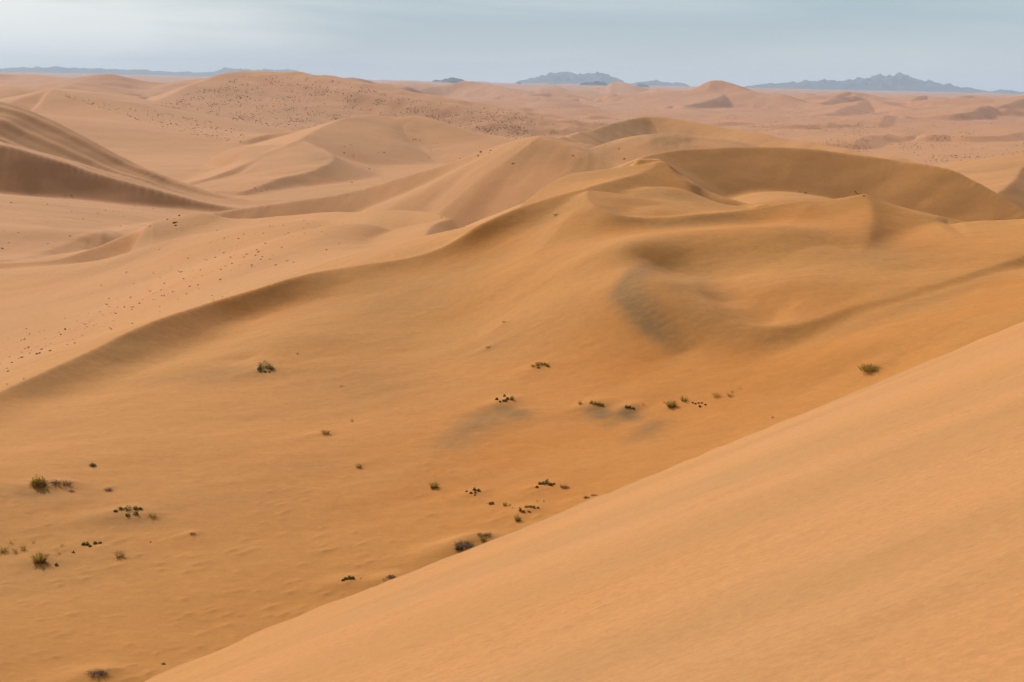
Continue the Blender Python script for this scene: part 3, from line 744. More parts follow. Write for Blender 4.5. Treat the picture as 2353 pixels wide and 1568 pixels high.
specs = {1: ("near_dune", "orange dune and bowl with scattered grass tufts just beyond the bare foreground slope", "dune"),
         2: ("dotted_dune", "pale dune slope at left dotted with tiny shrubs, behind the long near ridge", "dune"),
         3: ("brown_dune", "tall smooth brown dune face behind the two sharp peaks at right", "dune"),
         4: ("ground", "middle distance sand plain and dunes between the near ridges and the far plain", "desert ground"),
         5: ("far_ground", "far pinkish desert plain and dunes reaching the horizon", "desert ground")}
remap = np.full(NR * NA, -1, np.int64)
for k_, (nm, lb, ct) in specs.items():
    f = GF[lab == k_].reshape(-1, 4)
    used = np.unique(f); remap[used] = np.arange(len(used))
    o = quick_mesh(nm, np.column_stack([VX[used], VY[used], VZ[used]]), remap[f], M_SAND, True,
                   {'mineral_shade': ('FLOAT', DARK.ravel()[used]), 'sandtype': ('FLOAT_COLOR', TYPE[used])})
    tag(o, lb, ct, kind='structure')

# ------------------------------------------------------------------ foreground dune slope (the viewer stands on it)
FA, FB = .37, .165
def fg_brink(az):
    x = 1176 + F * np.tan(az)
    y = np.interp(x, [-900, -200, 330, 700, 1176, 1600, 2000, 2353, 2700, 3600, 6000], [2110, 1795, 1568, 1409, 1224, 1050, 886, 741, 607, 290, -300])
    T = np.array([ray(a_, b_)[1] for a_, b_ in zip(x, y)])
    A_ = np.array([ray(a_, b_)[0] for a_, b_ in zip(x, y)])
    return A_, T
xa = np.tan(np.radians(np.concatenate([np.linspace(-32, -20, 20), np.linspace(-19.7, 19.7, 560), np.linspace(20, 34, 24)])))
fa, ft = fg_brink(np.arctan(xa))
g_ = FA * np.sin(fa) - FB * np.cos(fa)
rb = 2.55 / np.clip(ft + g_, .035, None)
# soft smoothing of the brink distance, the elevation stays
ker = np.hanning(41); ker /= ker.sum()
rb = np.convolve(np.pad(rb, 20, mode='edge'), ker, 'valid')
rb = np.minimum(rb, 70)
q_ = np.concatenate([np.geomspace(.02, .12, 20)[:-1], np.linspace(.12, 1, 420)])
qq, _ = np.meshgrid(q_, fa, indexing='ij')
rs = qq * rb[None, :]
zb = -rb * ft
z0 = -1.65
D_ = zb - z0 - g_ * rb
fz = z0 + g_[None, :] * rs + D_[None, :] * qq ** 2
fxx = rs * np.sin(fa)[None, :]; fyy = rs * np.cos(fa)[None, :]
fade = np.clip((1 - qq) / .05, 0, 1)
fz += (.05 * fbm(fxx / 7, fyy / 3.1, 3, 2) + .006 * fbm((fxx * .9 + fyy * .4) / 1.6, (fyy * .9 - fxx * .4) / .35, 3, 4)) * np.clip(rs / 4, 0, 1) * (.08 + .92 * fade)
fz += .03 * (np.abs(fbm(fxx / 1.2, fyy / 1.2, 3, 5)) - .3) * np.exp(-((1 - qq) / .01) ** 2)
# slip face beyond the brink
dn = np.concatenate([np.linspace(.15, 2, 8), np.linspace(4, 95, 34)])
sx = np.array([(rb + d_) * np.sin(fa) for d_ in dn]); sy = np.array([(rb + d_) * np.cos(fa) for d_ in dn])
sz = np.array([fz[-1] - .62 * d_ for d_ in dn])
co = np.column_stack([np.vstack([fxx, sx]).ravel(), np.vstack([fyy, sy]).ravel(), np.vstack([fz, sz]).ravel()])
fo = quick_mesh("foreground_dune", co, grid_faces(len(q_) + len(dn), len(fa)).reshape(-1, 4), M_FG)
tag(fo, "smooth bare sand slope filling the lower right corner, sharp brink along its upper edge", "dune", kind='structure')

def fg_hit(x, y):
    az, t = ray(x, y)
    j = int(np.clip(np.searchsorted(fa, az), 0, len(fa) - 1))
    tc = -fz[:, j] / rs[:, j]
    i = int(np.argmax(tc <= t))
    return np.array([rs[i, j] * math.sin(az), rs[i, j] * math.cos(az), fz[i, j]])

# ------------------------------------------------------------------ far mountains
def mountain(pts, r, depth, rough, label, base=-30, seed=0, name="mountain"):
    r = r * (1.5 if r > 33000 else 1); depth = depth * (1.4 if r > 45000 else 1)
    """rocky range whose skyline runs through the given points at distance r"""
    pts = sorted(pts)
    nx_, ny_ = max(int((pts[-1][0] - pts[0][0]) * 1.6), 60), 40
    xs = np.linspace(pts[0][0], pts[-1][0], nx_)
    ys = np.interp(xs, [p[0] for p in pts], [p[1] for p in pts])
    az = np.array([ray(a_, b_)[0] for a_, b_ in zip(xs, ys)]); T = np.array([ray(a_, b_)[1] for a_, b_ in zip(xs, ys)])
    top = -r * T
    hgt = np.maximum(top - base, 2) * np.clip(np.minimum(xs - xs[0], xs[-1] - xs) / 10, .15, 1)
    v = np.linspace(-1, 1, ny_)
    VV, HH = np.meshgrid(v, hgt, indexing='ij'); _, AZZ = np.meshgrid(v, az, indexing='ij')
    rad = r + VV * depth
    X = rad * np.sin(AZZ); Y = rad * np.cos(AZZ)
    s = (X[0, -1] - X[0, 0]) / nx_
    w1 = fbm(X / (r * .012), Y / (r * .012), 4, seed); w2 = fbm(X / (r * .0035), Y / (r * .0035), 3, seed + 2)
    prof = np.clip(1 - np.abs(VV + .25 * w1 * (1 - np.abs(VV))) ** 1.3, 0, 1)
    Zm = base + HH * np.clip(prof * (1 + rough * .5 * w1 * np.abs(VV) * 2 + rough * .34 * w2), 0, 1.6)
    Zm[0] = base - 12; Zm[-1] = base - 12; Zm[:, 0] = base - 12; Zm[:, -1] = base - 12
    o = quick_mesh(name, np.column_stack([X.ravel(), Y.ravel(), Zm.ravel()]), grid_faces(ny_, nx_).reshape(-1, 4), M_ROCK, False)
    return tag(o, label, "mountain", kind='structure')
mountain([(-160, 166), (-60, 160), (0, 158), (60, 155), (150, 157), (240, 159), (330, 162), (370, 165), (400, 168), (430, 166), (480, 167), (530, 169), (600, 174)], 42000, 3500, .5, "long low blue range on the horizon at far left", seed=1)
mountain([(455, 172), (495, 165), (512, 160), (545, 158), (580, 161), (640, 162), (680, 163), (700, 168), (740, 178)], 41000, 3000, .5, "small blue table hills peeping over the big dotted dune", seed=2)
mountain([(985, 188), (1000, 185), (1012, 186), (1020, 183), (1035, 179.5), (1050, 181), (1062, 183), (1070, 187), (1078, 190)], 28000, 900, .6, "small purple rocky hill behind a dark dune, left of centre", seed=3, base=-48)
mountain([(1178, 191), (1195, 186), (1212, 183), (1225, 180), (1240, 176), (1255, 174), (1270, 170), (1290, 168), (1308, 171), (1325, 174), (1345, 175), (1362, 173), (1382, 170), (1395, 175), (1412, 181), (1428, 186), (1442, 192)], 36000, 2500, .6, "blue jagged mountain on the horizon near the centre", seed=4)
mountain([(1430, 196), (1450, 193), (1465, 190), (1480, 187), (1492, 189), (1505, 184), (1520, 188), (1540, 190), (1560, 191), (1575, 194), (1590, 198)], 37000, 2000, .6, "low blue hills right of the central mountain", seed=5)
mountain([(1690, 204), (1715, 199), (1745, 196), (1775, 193), (1800, 192), (1830, 190), (1853, 186), (1870, 190), (1895, 187), (1920, 189), (1960, 185), (1995, 180), (2020, 176), (2050, 174), (2075, 173.5), (2095, 179), (2120, 187),
          (2150, 191), (2180, 197), (2215, 203), (2260, 209), (2285, 213)], 36000, 3500, .6, "broad blue mountain range on the horizon at right", seed=6)
mountain([(2240, 216), (2270, 211), (2300, 207), (2325, 209), (2345, 213), (2370, 209), (2420, 206), (2480, 214)], 38000, 2500, .6, "small blue hills at the right edge of the horizon", seed=1)
mountain([(1325, 193), (1345, 189), (1365, 187), (1385, 188), (1402, 192)], 30000, 500, .5, "dark rocky outcrop at the foot of the central mountain", seed=7, base=-42)
mountain([(1455, 197), (1470, 194), (1485, 195), (1500, 200)], 30000, 500, .5, "little dark outcrop right of the central mountain", seed=3, base=-42)
mountain([(1182, 191), (1192, 190), (1205, 192)], 30000, 500, .5, "tiny dark outcrop at the left foot of the central mountain", seed=3, base=-42)

# ------------------------------------------------------------------ haze
hz = bpy.data.meshes.new("haze")
bx = [(-70000, -3000, -125), (70000, -3000, -125), (70000, 71500, -125), (-70000, 71500, -125)]
vs = bx + [(x_, y_, 640) for x_, y_, _ in bx]
hz.from_pydata(vs, [], [(0, 3, 2, 1), (4, 5, 6, 7), (0, 1, 5, 4), (1, 2, 6, 5), (2, 3, 7, 6), (3, 0, 4, 7)])
ho = bpy.data.objects.new("haze", hz); COL.objects.link(ho)
tag(ho, "thin pale blue desert haze over the far plain", "haze", kind='stuff')
hm = bpy.data.materials.new("haze"); hm.use_nodes = True; hn = hm.node_tree; hn.nodes.clear()
oo = hn.nodes.new('ShaderNodeOutputMaterial'); pv = hn.nodes.new('ShaderNodeVolumePrincipled')
pv.inputs['Color'].default_value = (.72, .84, 1.0, 1); pv.inputs['Density'].default_value = 1.9e-5; pv.inputs['Anisotropy'].default_value = 0.0
hn.links.new(pv.outputs[0], oo.inputs['Volume']); hz.materials.append(hm)

# ------------------------------------------------------------------ plants
def rot_pts(V, a_):
    c, s_ = math.cos(a_), math.sin(a_)
    V = V.copy(); x = V[:, 0] * c - V[:, 1] * s_; y = V[:, 0] * s_ + V[:, 1] * c
    V[:, 0] = x; V[:, 1] = y
    return V

def g_blades(n, rad, h, w, lean, rng, ell=1.0, hv=.45, c=(0, 0)):
    """curved tapering grass blades rising from a patch"""
    V = []; Q = []
    for i in range(n):
        a_ = rng.uniform(0, 2 * math.pi); q = math.sqrt(rng.random()) * rad
        bx_, by_ = math.cos(a_) * q + c[0], math.sin(a_) * q * ell + c[1]
        hh = h * (1 - hv * rng.random()) * (1 - .35 * q / max(rad, 1e-6)); ln_ = lean * (.35 + q / max(rad, 1e-6)) * hh * rng.uniform(.5, 1.3)
        da = a_ + rng.uniform(-.7, .7); dx, dy = math.cos(da) * ln_, math.sin(da) * ln_
        wa = rng.uniform(0, math.pi); wx, wy = math.cos(wa) * w / 2, math.sin(wa) * w / 2
        k = len(V)
        for f, g, ww in ((0, -.05, 1), (.35, .5, .9), (.75, .85, .6), (1.15, 1.0 if rng.random() > .3 else .8, .12)):
            px, py, pz = bx_ + dx * f, by_ + dy * f, hh * g
            V.append((px - wx * ww, py - wy * ww, pz)); V.append((px + wx * ww, py + wy * ww, pz))
        for j in range(3): Q.append((k + 2 * j, k + 2 * j + 1, k + 2 * j + 3, k + 2 * j + 2))
    return np.array(V), np.array(Q)

def g_leaves(n, blobs, size, rng, flat=0.0):
    """leaf-sized faces scattered through a set of clumps (x, y, z, rx, rz)"""
    V = []; Q = []
    wts = np.array([b_[3] ** 2 for b_ in blobs]); wts = wts / wts.sum()
    for i in range(n):
        b_ = blobs[rng.choice(len(blobs), p=wts)]
        d = rng.normal(size=3); d /= np.linalg.norm(d); rr_ = rng.random() ** .4
        p = np.array([b_[0] + d[0] * rr_ * b_[3], b_[1] + d[1] * rr_ * b_[3], b_[2] + abs(d[2]) * rr_ * b_[4]])
        u = rng.normal(size=3); u /= np.linalg.norm(u); v = np.cross(u, rng.normal(size=3)); v /= np.linalg.norm(v)
        s_ = size * rng.uniform(.6, 1.3); u = u * s_ * .5; v = v * s_ * rng.uniform(.25, .5)
        k = len(V); V += [p - u, p - v * .9, p + u, p + v]; Q.append((k, k + 1, k + 2, k + 3))
    return np.array(V), np.array(Q)

def g_twigs(n, rx, rz, w, rng, arch=.5, ell=.7):
    """tangle of bare stems springing from the ground and arching over"""
    V = []; Q = []
    for i in range(n):
        a_ = rng.uniform(0, 2 * math.pi); q = rng.random() ** .7 * rx
        p = np.array([math.cos(a_) * q * .8, math.sin(a_) * q * .8 * ell, -.03])
        d = np.array([math.cos(a_) * .5 + rng.normal() * .35, math.sin(a_) * .5 * ell + rng.normal() * .35, rng.uniform(.5, 1.3)])
        ln_ = rng.uniform(.5, 1.0) * rz
        k0 = len(V); st_ = 4
        wv = rng.normal(size=3); wv = np.cross(wv, d); wv /= np.linalg.norm(wv) + 1e-9
        for j in range(st_ + 1):
            ww = w * (1 - .7 * j / st_) / 2
            V += [p - wv * ww, p + wv * ww]
            p = p + d / np.linalg.norm(d) * ln_ / st_ * 1.25
            d = d + np.array([rng.normal() * .3, rng.normal() * .3, -arch])
            p[2] = max(p[2], .02)
        for j in range(st_): Q.append((k0 + 2 * j, k0 + 2 * j + 1, k0 + 2 * j + 3, k0 + 2 * j + 2))
    return np.array(V), np.array(Q)

def part(name, geo, material, parent, loc=None):
    o = quick_mesh(name, geo[0], geo[1], material, False)
    if parent is not None: o.parent = parent
    if loc is not None: o.location = loc
    return o

def thing(name, loc, label, cat, group=None):
    e_ = bpy.data.objects.new(name, None); COL.objects.link(e_); e_.location = loc; e_.empty_display_size = .3
    return tag(e_, label, cat, group)

def place(x, y):
    h = hit(x, y)
    return h, math.hypot(h[0], h[1]) / F        # ground point, metres per picture unit there

def tuft(x, y, w, h, label, dens=1.0, straw=.35, lean=.8, seed=0, group=None):
    p, u = place(x, y); rng = np.random.default_rng(seed + int(x * 7 + y))
    W_, H_ = w * u, h * u
    n = int(110 * dens) + 12
    t_ = thing("grass_tuft", tuple(p), label, "grass tuft", group)
    bw = max(.026, .042 * min(W_, 1.4))
    part("green_blades", g_blades(int(n * (1 - straw)), W_ * .30, H_, bw, lean, rng), M_OLIVE, t_)
    part("dry_blades", g_blades(max(int(n * straw), 3), W_ * .34, H_ * .9, bw, lean * 1.2, rng), M_STRAW, t_)
    if dens > .9: part("dead_base", g_twigs(int(n * .5), W_ * .32, H_ * .45, bw, rng), M_BROWN, t_)
    return t_

def sprout(x, y, w, h, label, seed=0, group=None, material=None, n=9):
    p, u = place(x, y); rng = np.random.default_rng(seed + int(x * 7 + y))
    o = part("grass_sprout", g_blades(n, w * u * .28, h * u, .035, .8, rng), material or M_OLIVE, None, tuple(p))
    return tag(o, label, "grass sprout", group)

def shrub(x, y, w, h, label, material, leafn=260, lumps=5, seed=0, name="green_shrub", cat="shrub", leaf=.11, under=M_DRY, flat=.8, group=None):
    p, u = place(x, y); rng = np.random.default_rng(seed + int(x * 3 + y))
    W_, H_ = w * u, h * u
    t_ = thing(name, tuple(p), label, cat, group)
    bl = []
    for i in range(lumps):
        a_ = rng.uniform(0, 2 * math.pi); q = rng.random() ** .6 * W_ * .34
        r_ = W_ * rng.uniform(.13, .24)
        bl.append((math.cos(a_) * q, math.sin(a_) * q * flat, .02, r_, H_ * rng.uniform(.55, 1.0) * (1 - .5 * q / (W_ * .5))))
    part("foliage", g_leaves(leafn, bl, leaf, rng), material, t_)
    part("stems", g_twigs(int(22 + leafn * .06), W_ * .36, H_ * .8, .03, rng, .3), under, t_)
    return t_

def dry(x, y, w, h, label, seed=0, n=90, green=None, group=None):
    p, u = place(x, y); rng = np.random.default_rng(seed + int(x * 5 + y))
    W_, H_ = w * u, h * u
    t_ = thing("dry_shrub", tuple(p), label, "dry shrub", group)
    part("twigs", g_twigs(n, W_ * .46, H_ * 1.25, .030, rng, .45, .75), M_DRY, t_)
    part("dead_leaves", g_leaves(n, [(W_ * rng.uniform(-.35, .35), W_ * rng.uniform(-.2, .2), .02, W_ * .16, H_ * .7) for _ in range(5)], .07, rng), M_BROWN, t_)
    return t_

def creeper(x, y, clumps, label, material, seed=0, group=None, name="creeping_plant"):
    """low plant in several clumps on its own mound; clumps as picture offsets (dx, dy, width, height)"""
    p, u = place(x, y); rng = np.random.default_rng(seed + int(x * 3 + y))
    t_ = thing(name, tuple(p), label, "plant", group)
    for dx, dy, w, h in clumps:
        q, uu = place(x + dx, y + dy)
        off = q - p
        if np.hypot(off[0], off[1]) > 14: continue
        W_, H_ = w * u * 1.35, h * u * 1.15
        bl = [(off[0] + rng.uniform(-.16, .16) * W_, off[1] + rng.uniform(-.16, .16) * W_, off[2] - .02, W_ * rng.uniform(.22, .38), H_ * rng.uniform(.6, 1)) for _ in range(3)]
        part("leaf_clump", g_leaves(int(60 + 75 * W_), bl, .12, rng), material, t_)
    return t_

# left-hand group
shrub(92, 1117, 52, 36, "big yellow-green bush, the largest on the dune, beside dry grey brush at left", M_OLIVE, 760, 9, 1, "yellow_shrub", leaf=.15)
dry(130, 1112, 24, 14, "grey-brown dry brush touching the right side of the big yellow-green bush", 2, 70)
dry(153, 1114, 24, 14, "dark dry brush at the right end of the mound with the big yellow-green bush", 3, 70)
dry(164, 1130, 18, 7, "small flat dark brush just below the mound of the big yellow-green bush", 4, 40)
shrub(213, 1072, 20, 12, "small rounded dark green cushion above and right of the big yellow-green bush", M_GREEN, 230, 5, 5, "cushion_plant", "cushion plant")
dry(248, 1128, 15, 12, "lone small grey cushion between the big yellow bush and the green creeping mound", 6, 55)
creeper(295, 1182, [(-30, -6, 10, 6), (-17, -11, 14, 9), (0, -10, 22, 12), (14, -12, 14, 8), (27, -11, 12, 6), (-3, 4, 13, 8), (16, 0, 13, 9)], "green creeping plant spread over its own sand mound at lower left", M_GREEN, 7)
tuft(350, 1187, 20, 13, "sparse leaning tuft at the right foot of the green creeping mound", .5, .6, 1.0, 8)
tuft(9, 1268, 20, 18, "grass tuft cut by the left picture edge", .5, .5, .8, 9)
tuft(35, 1270, 14, 13, "small tuft second from the left picture edge", .35, .5, .8, 10)
tuft(54, 1264, 16, 16, "upright thin tuft, third from the left picture edge", .4, .4, .7, 11)
sprout(24, 1248, 9, 14, "thin straw sprout above the tufts at the left edge", 12, material=M_STRAW)
sprout(77, 1248, 8, 11, "thin sprout just above the big golden tuft at lower left", 13)
tuft(91, 1292, 34, 32, "tall golden grass tuft with dark base, biggest tuft at lower left", 1.5, .45, .6, 14)
shrub(129, 1300, 15, 9, "small dark green ball right below the tall golden tuft", M_DGREEN, 110, 3, 15, "cushion_plant", "cushion plant", leaf=.08)
sprout(137, 1274, 9, 12, "thin sprout above the small dark green ball", 16)
sprout(143, 1256, 9, 10, "short sprout between the tall golden tuft and the green clumps", 17)
shrub(168, 1270, 11, 6, "tiny flat green plant left of the double green clump", M_GREEN, 60, 2, 18, "cushion_plant", "cushion plant", leaf=.08)
creeper(200, 1255, [(-8, -3, 9, 7), (0, -3, 10, 8), (7, 1, 9, 6)], "double green clump with dark shade, right of the tall golden tuft", M_GREEN, 19)
creeper(224, 1250, [(-4, -1, 11, 6), (5, -2, 9, 4)], "flat green plant right next to the double green clump", M_GREEN, 20)
tuft(275, 1280, 22, 20, "bright yellow tuft standing alone below the green creeping mound", .8, .6, .8, 21)
sprout(346, 1246, 7, 4, "tiny dark sprig alone right of the green creeping mound", 22, material=M_BROWN)
dry(443, 1228, 14, 8, "small grey twig heap alone on the lower left sand", 23, 30)
dry(225, 1550, 62, 16, "arched grey-brown dry brush on a mound at the bottom left edge", 24, 170)
dry(375, 1527, 10, 6, "tiny dry brush just above the golden grass at the bottom edge", 25, 25)
for i_, (x_, y_) in enumerate(((330, 1566), (342, 1563), (355, 1559), (367, 1554), (379, 1548))):
    pass
t0 = thing("grass_clump", tuple(hit(356, 1562)), "row of golden grass half hidden by the foreground slope at the bottom edge", "grass clump")
for dx in (-26, -16, -7, 3, 13, 24):
    q_, u_ = place(356 + dx, 1566 - dx * .35)
    rg = np.random.default_rng(900 + dx)
    off = q_ - hit(356, 1562)
    gb = g_blades(34, 9 * u_ * .6, 15 * u_, .03, .5, rg); gb = (gb[0] + off, gb[1])
    part("blades", gb, M_OLIVE if dx % 2 else M_STRAW, t0)

# middle of the bowl
creeper(610, 850, [(-15, -1, 14, 8), (-8, -4, 22, 14), (0, -6, 30, 18), (8, -4, 26, 14), (16, 0, 18, 10), (-13, 4, 12, 7), (-2, 5, 8, 4), (8, 6, 6, 3)], "dark green dome-shaped bush alone under the dark hollow of the long ridge", M_DGREEN, 30, name="dome_shrub")
dry(682, 814, 9, 5, "tiny dark brush up and right of the dark green dome bush", 31, 18)
dry(785, 889, 10, 4, "tiny low brush on a sand streak in the middle of the bowl", 32, 14)
tuft(748, 997, 20, 15, "speckled dark little plant alone in the middle of the bowl", .6, .3, 1.0, 33)
sprout(809, 969, 8, 9, "tiny leaning sprout above and right of the speckled little plant", 34, material=M_BROWN)
tuft(824, 1075, 17, 15, "small upright tuft below the speckled little plant", .5, .3, .5, 35)
tuft(998, 1121, 25, 18, "spiky green tuft at the left end of the lower plant chain", 1.0, .25, .7, 36)
dry(1160, 741, 12, 5, "small dark sprig highest of the plants on the middle slope", 37, 24)
dry(1121, 799, 14, 6, "small grey brush between the highest sprig and the spreading yellow tuft", 38, 30)
t_ = creeper(1240, 842, [(-14, 1, 12, 6), (-6, -2, 14, 10), (3, -4, 14, 9), (11, -3, 12, 7), (18, 0, 9, 7), (-3, 4, 8, 5)], "spreading yellow-green tuft with trailing dry ends on the middle slope", M_OLIVE, 39, name="spreading_tuft")
_p, _u = place(1240, 842)
part("dry_blades", g_blades(40, 18 * _u, 11 * _u, .03, 1.0, np.random.default_rng(39), .6), M_STRAW, t_)
creeper(1162, 922, [(-20, -3, 8, 7), (-13, 2, 5, 4), (-5, 0, 6, 4), (0, 0, 7, 5), (4, -4, 8, 6), (-3, -10, 7, 8), (15, -3, 13, 10)], "row of dark green clumps on a sand ridge with a dark lee patch", M_DGREEN, 40)
tuft(1333, 929, 10, 11, "thin dark tuft at the left end of the upper plant row", .3, .1, .5, 41)
creeper(1370, 931, [(-12, -3, 9, 8), (-3, -2, 12, 9), (6, 0, 12, 8), (13, 1, 9, 6)], "yellow-green clump above a round dark lee patch, upper plant row", M_OLIVE, 42)
creeper(1447, 939, [(-8, -2, 8, 6), (0, -2, 8, 6), (8, 0, 7, 4)], "three small dark clumps side by side in the upper plant row", M_GREEN, 43)
sprout(1479, 931, 7, 6, "tiny sprout right of the three small dark clumps", 44)
sprout(1526, 926, 6, 9, "tiny dark sprout touching the left of the big golden tuft in the upper row", 45)
tuft(1542, 935, 26, 20, "golden tuft with dark base, biggest in the upper plant row", 1.3, .45, .7, 46)
tuft(1571, 922, 18, 15, "fan-shaped tuft right of the biggest golden tuft in the upper row", .7, .3, .8, 47)
creeper(1609, 931, [(-17, -4, 4, 4), (-11, -2, 5, 4), (-3, -4, 5, 3), (4, -4, 5, 3), (0, 4, 8, 5), (12, 0, 5, 4)], "scatter of tiny dots of one low plant in the upper plant row", M_BROWN, 48)
tuft(1646, 913, 18, 15, "hook-shaped tuft in the upper row near the foreground slope", .4, .2, .9, 49)
tuft(1677, 911, 13, 12, "small pale tuft second from the right end of the upper row", .35, .6, .8, 50)
sprout(1683, 903, 8, 8, "little sprout directly above the small pale tuft", 51)
sprout(1700, 893, 9, 7, "faint sprout at the right end of the upper plant row", 52, material=M_STRAW)
shrub(1998, 852, 50, 26, "big round olive tussock on the right near the foreground brink", M_OLIVE, 380, 8, 53, "tussock", "tussock", leaf=.13)
_t = [o for o in COL.objects if o.name.startswith("tussock")][0]
_p, _u = place(1998, 852)
part("blades", g_blades(150, 21 * _u, 20 * _u, .035, .8, np.random.default_rng(53), .8), M_OLIVE, _t)
part("dry_blades", g_blades(70, 21 * _u, 16 * _u, .035, .9, np.random.default_rng(54), .8), M_STRAW, _t)
dry(1278, 495, 16, 6, "small dark tuft high on the slope left of the first peak's spur", 55, 40)
# lower chain along the foreground brink
creeper(1088, 1130, [(-16, 0, 6, 3), (-6, 4, 8, 4), (3, -3, 8, 9), (5, 3, 6, 4), (12, -1, 11, 8), (4, 8, 4, 3)], "scattered green clumps on a pale mound right of the spiky green tuft", M_GREEN, 60)
shrub(1128, 1159, 18, 10, "small rounded green plant below the scattered clumps", M_GREEN, 110, 4, 61, "small_shrub")
tuft(1160, 1162, 13, 13, "upright yellow tuft between the small rounded plant and the brink", .45, .3, .4, 62)
sprout(1171, 1163, 7, 9, "small spike immediately right of the upright yellow tuft", 63)
creeper(1255, 1116, [(-20, 4, 8, 5), (-14, -3, 10, 6), (-6, -3, 13, 8), (3, -4, 15, 12), (10, -1, 11, 8), (17, -3, 8, 4)], "spreading leafy green plant above the dry brush by the brink", M_GREEN, 64)
dry(1298, 1121, 26, 9, "dry brown brush right of the spreading leafy green plant", 65, 70)
sprout(1234, 1152, 8, 5, "tiny twig left of two near the brink centre", 66, material=M_BROWN)
sprout(1249, 1153, 8, 5, "tiny twig right of two near the brink centre", 67, material=M_BROWN)
creeper(1213, 1174, [(-17, 0, 9, 9), (-10, 3, 8, 7), (-2, -8, 9, 6), (6, -8, 10, 7), (14, -7, 10, 6), (22, -6, 8, 4), (3, 3, 7, 4)], "long curved band of yellowish clumps climbing the brink", M_OLIVE, 68)
tuft(1190, 1197, 19, 19, "tall ragged tuft close to the brink, lowest of its chain", .8, .35, .5, 69)
sprout(1178, 1168, 6, 4, "tiny dark sprig left of the long curved band of clumps", 70, material=M_BROWN)
dry(1067, 1256, 50, 18, "grey dome of dry brush against the foreground brink", 71, 260)
shrub(1056, 1264, 28, 13, "bright green leafy patch in front of the grey dry dome", M_GREEN, 190, 5, 72, "leafy_plant", "plant")
dry(1113, 1232, 44, 12, "arched dry brush up and right of the grey dome", 73, 110)
tuft(1110, 1243, 18, 17, "olive tuft under the arched dry brush, on the brink", .8, .3, .6, 74)
dry(1347, 1145, 12, 8, "small round dry brush left of two on the brink edge", 75, 40)
dry(1366, 1139, 20, 5, "flat straw brush right of two on the brink edge", 76, 40)
creeper(800, 1334, [(-12, 0, 8, 5), (-5, -3, 10, 7), (3, -4, 11, 8), (10, -4, 10, 9)], "leafy green plant near the brink at lower centre-left", M_GREEN, 77)
sprout(829, 1330, 8, 4, "tiny green sprig right of the leafy plant near the brink", 78)
dry(897, 1327, 26, 8, "dry arched brush on the brink, lowest dry brush of the chain", 79, 90)
sprout(882, 1334, 14, 7, "thin row of sprigs left of the lowest dry brush", 80, n=14)
sprout(1775, 960, 8, 5, "tiny dark sprig just above the brink right of centre", 81, material=M_BROWN)

# litter on the foreground slope
def stick(x, y, ln_, label, material, ang, seed):
    p = fg_hit(x, y); rng = np.random.default_rng(seed)
    u = math.hypot(p[0], p[1]) / F
    V = []; Q = []
    c0 = np.array([0, 0, .003]); d = np.array([math.cos(ang), math.sin(ang), .02]); n_ = 7; rad = max(.0022, .7 * u)
    L_ = ln_ * u
    grad = (fg_hit(x + 12, y) - p)
    for j in range(n_ + 1):
        f = j / n_
        cc = c0 + grad / np.linalg.norm(grad) * L_ * (f - .5) + np.array([0, 0, .25 * L_ * (f - .5) ** 2 + rng.normal() * L_ * .012])
        rr_ = rad * (1 - .5 * f)
        for k in range(5):
            a_ = 2 * math.pi * k / 5
            V.append(cc + np.array([0, math.cos(a_) * rr_, math.sin(a_) * rr_]))
    for j in range(n_):
        for k in range(5): Q.append((j * 5 + k, j * 5 + (k + 1) % 5, (j + 1) * 5 + (k + 1) % 5, (j + 1) * 5 + k))
    o = part("stick", (np.array(V), np.array(Q)), material, None, tuple(p))
    tag(o, label, "stick")
stick(664, 1441, 11, "tiny dark twig lying on the foreground slope near its brink at left", M_DRY, 0, 1)
stick(1641, 1080, 13, "tiny pale twig lying on the foreground slope right of centre", M_STRAW, 0, 2)
stick(1050, 1355, 5, "tiny dark speck of debris on the foreground slope below the grey dry dome", M_DRY, 0, 3)

# ---- small shrubs dotting the slopes beyond
def dot_mesh(seed, n=34, material=M_BROWN):
    rng = np.random.default_rng(seed)
    bl = [(rng.uniform(-.25, .25), rng.uniform(-.25, .25), 0, rng.uniform(.22, .34), rng.uniform(.28, .45)) for _ in range(3)]
    V, Q = g_leaves(n, bl, .30, rng)
    return V, Q
protos = []
DOTN = "desert_shrub"
def dots(pts, group, label, seed, smin, smax):
    rng = np.random.default_rng(seed)
    for x, y in pts:
        h = hit(x, y)
        if h is None: continue
        if not protos:
            for k in range(4):
                V, Q = dot_mesh(50 + k)
                o_ = quick_mesh(DOTN, V, Q, M_BROWN if k != 1 else M_DGREEN, False)
                protos.append([o_, False])
        pr = protos[rng.integers(0, 4)]
        if not pr[1]: o_ = pr[0]; pr[1] = True
        else:
            o_ = pr[0].copy(); COL.objects.link(o_)
        s_ = smin + (smax - smin) * rng.random() ** 2.2
        o_.location = tuple(h - np.array([0, 0, .04 * s_])); o_.scale = (s_ * 1.15, s_ * 1.15, s_ * .9); o_.rotation_euler = (0, 0, rng.uniform(0, 6.28))
        tag(o_, label, "shrub", group)

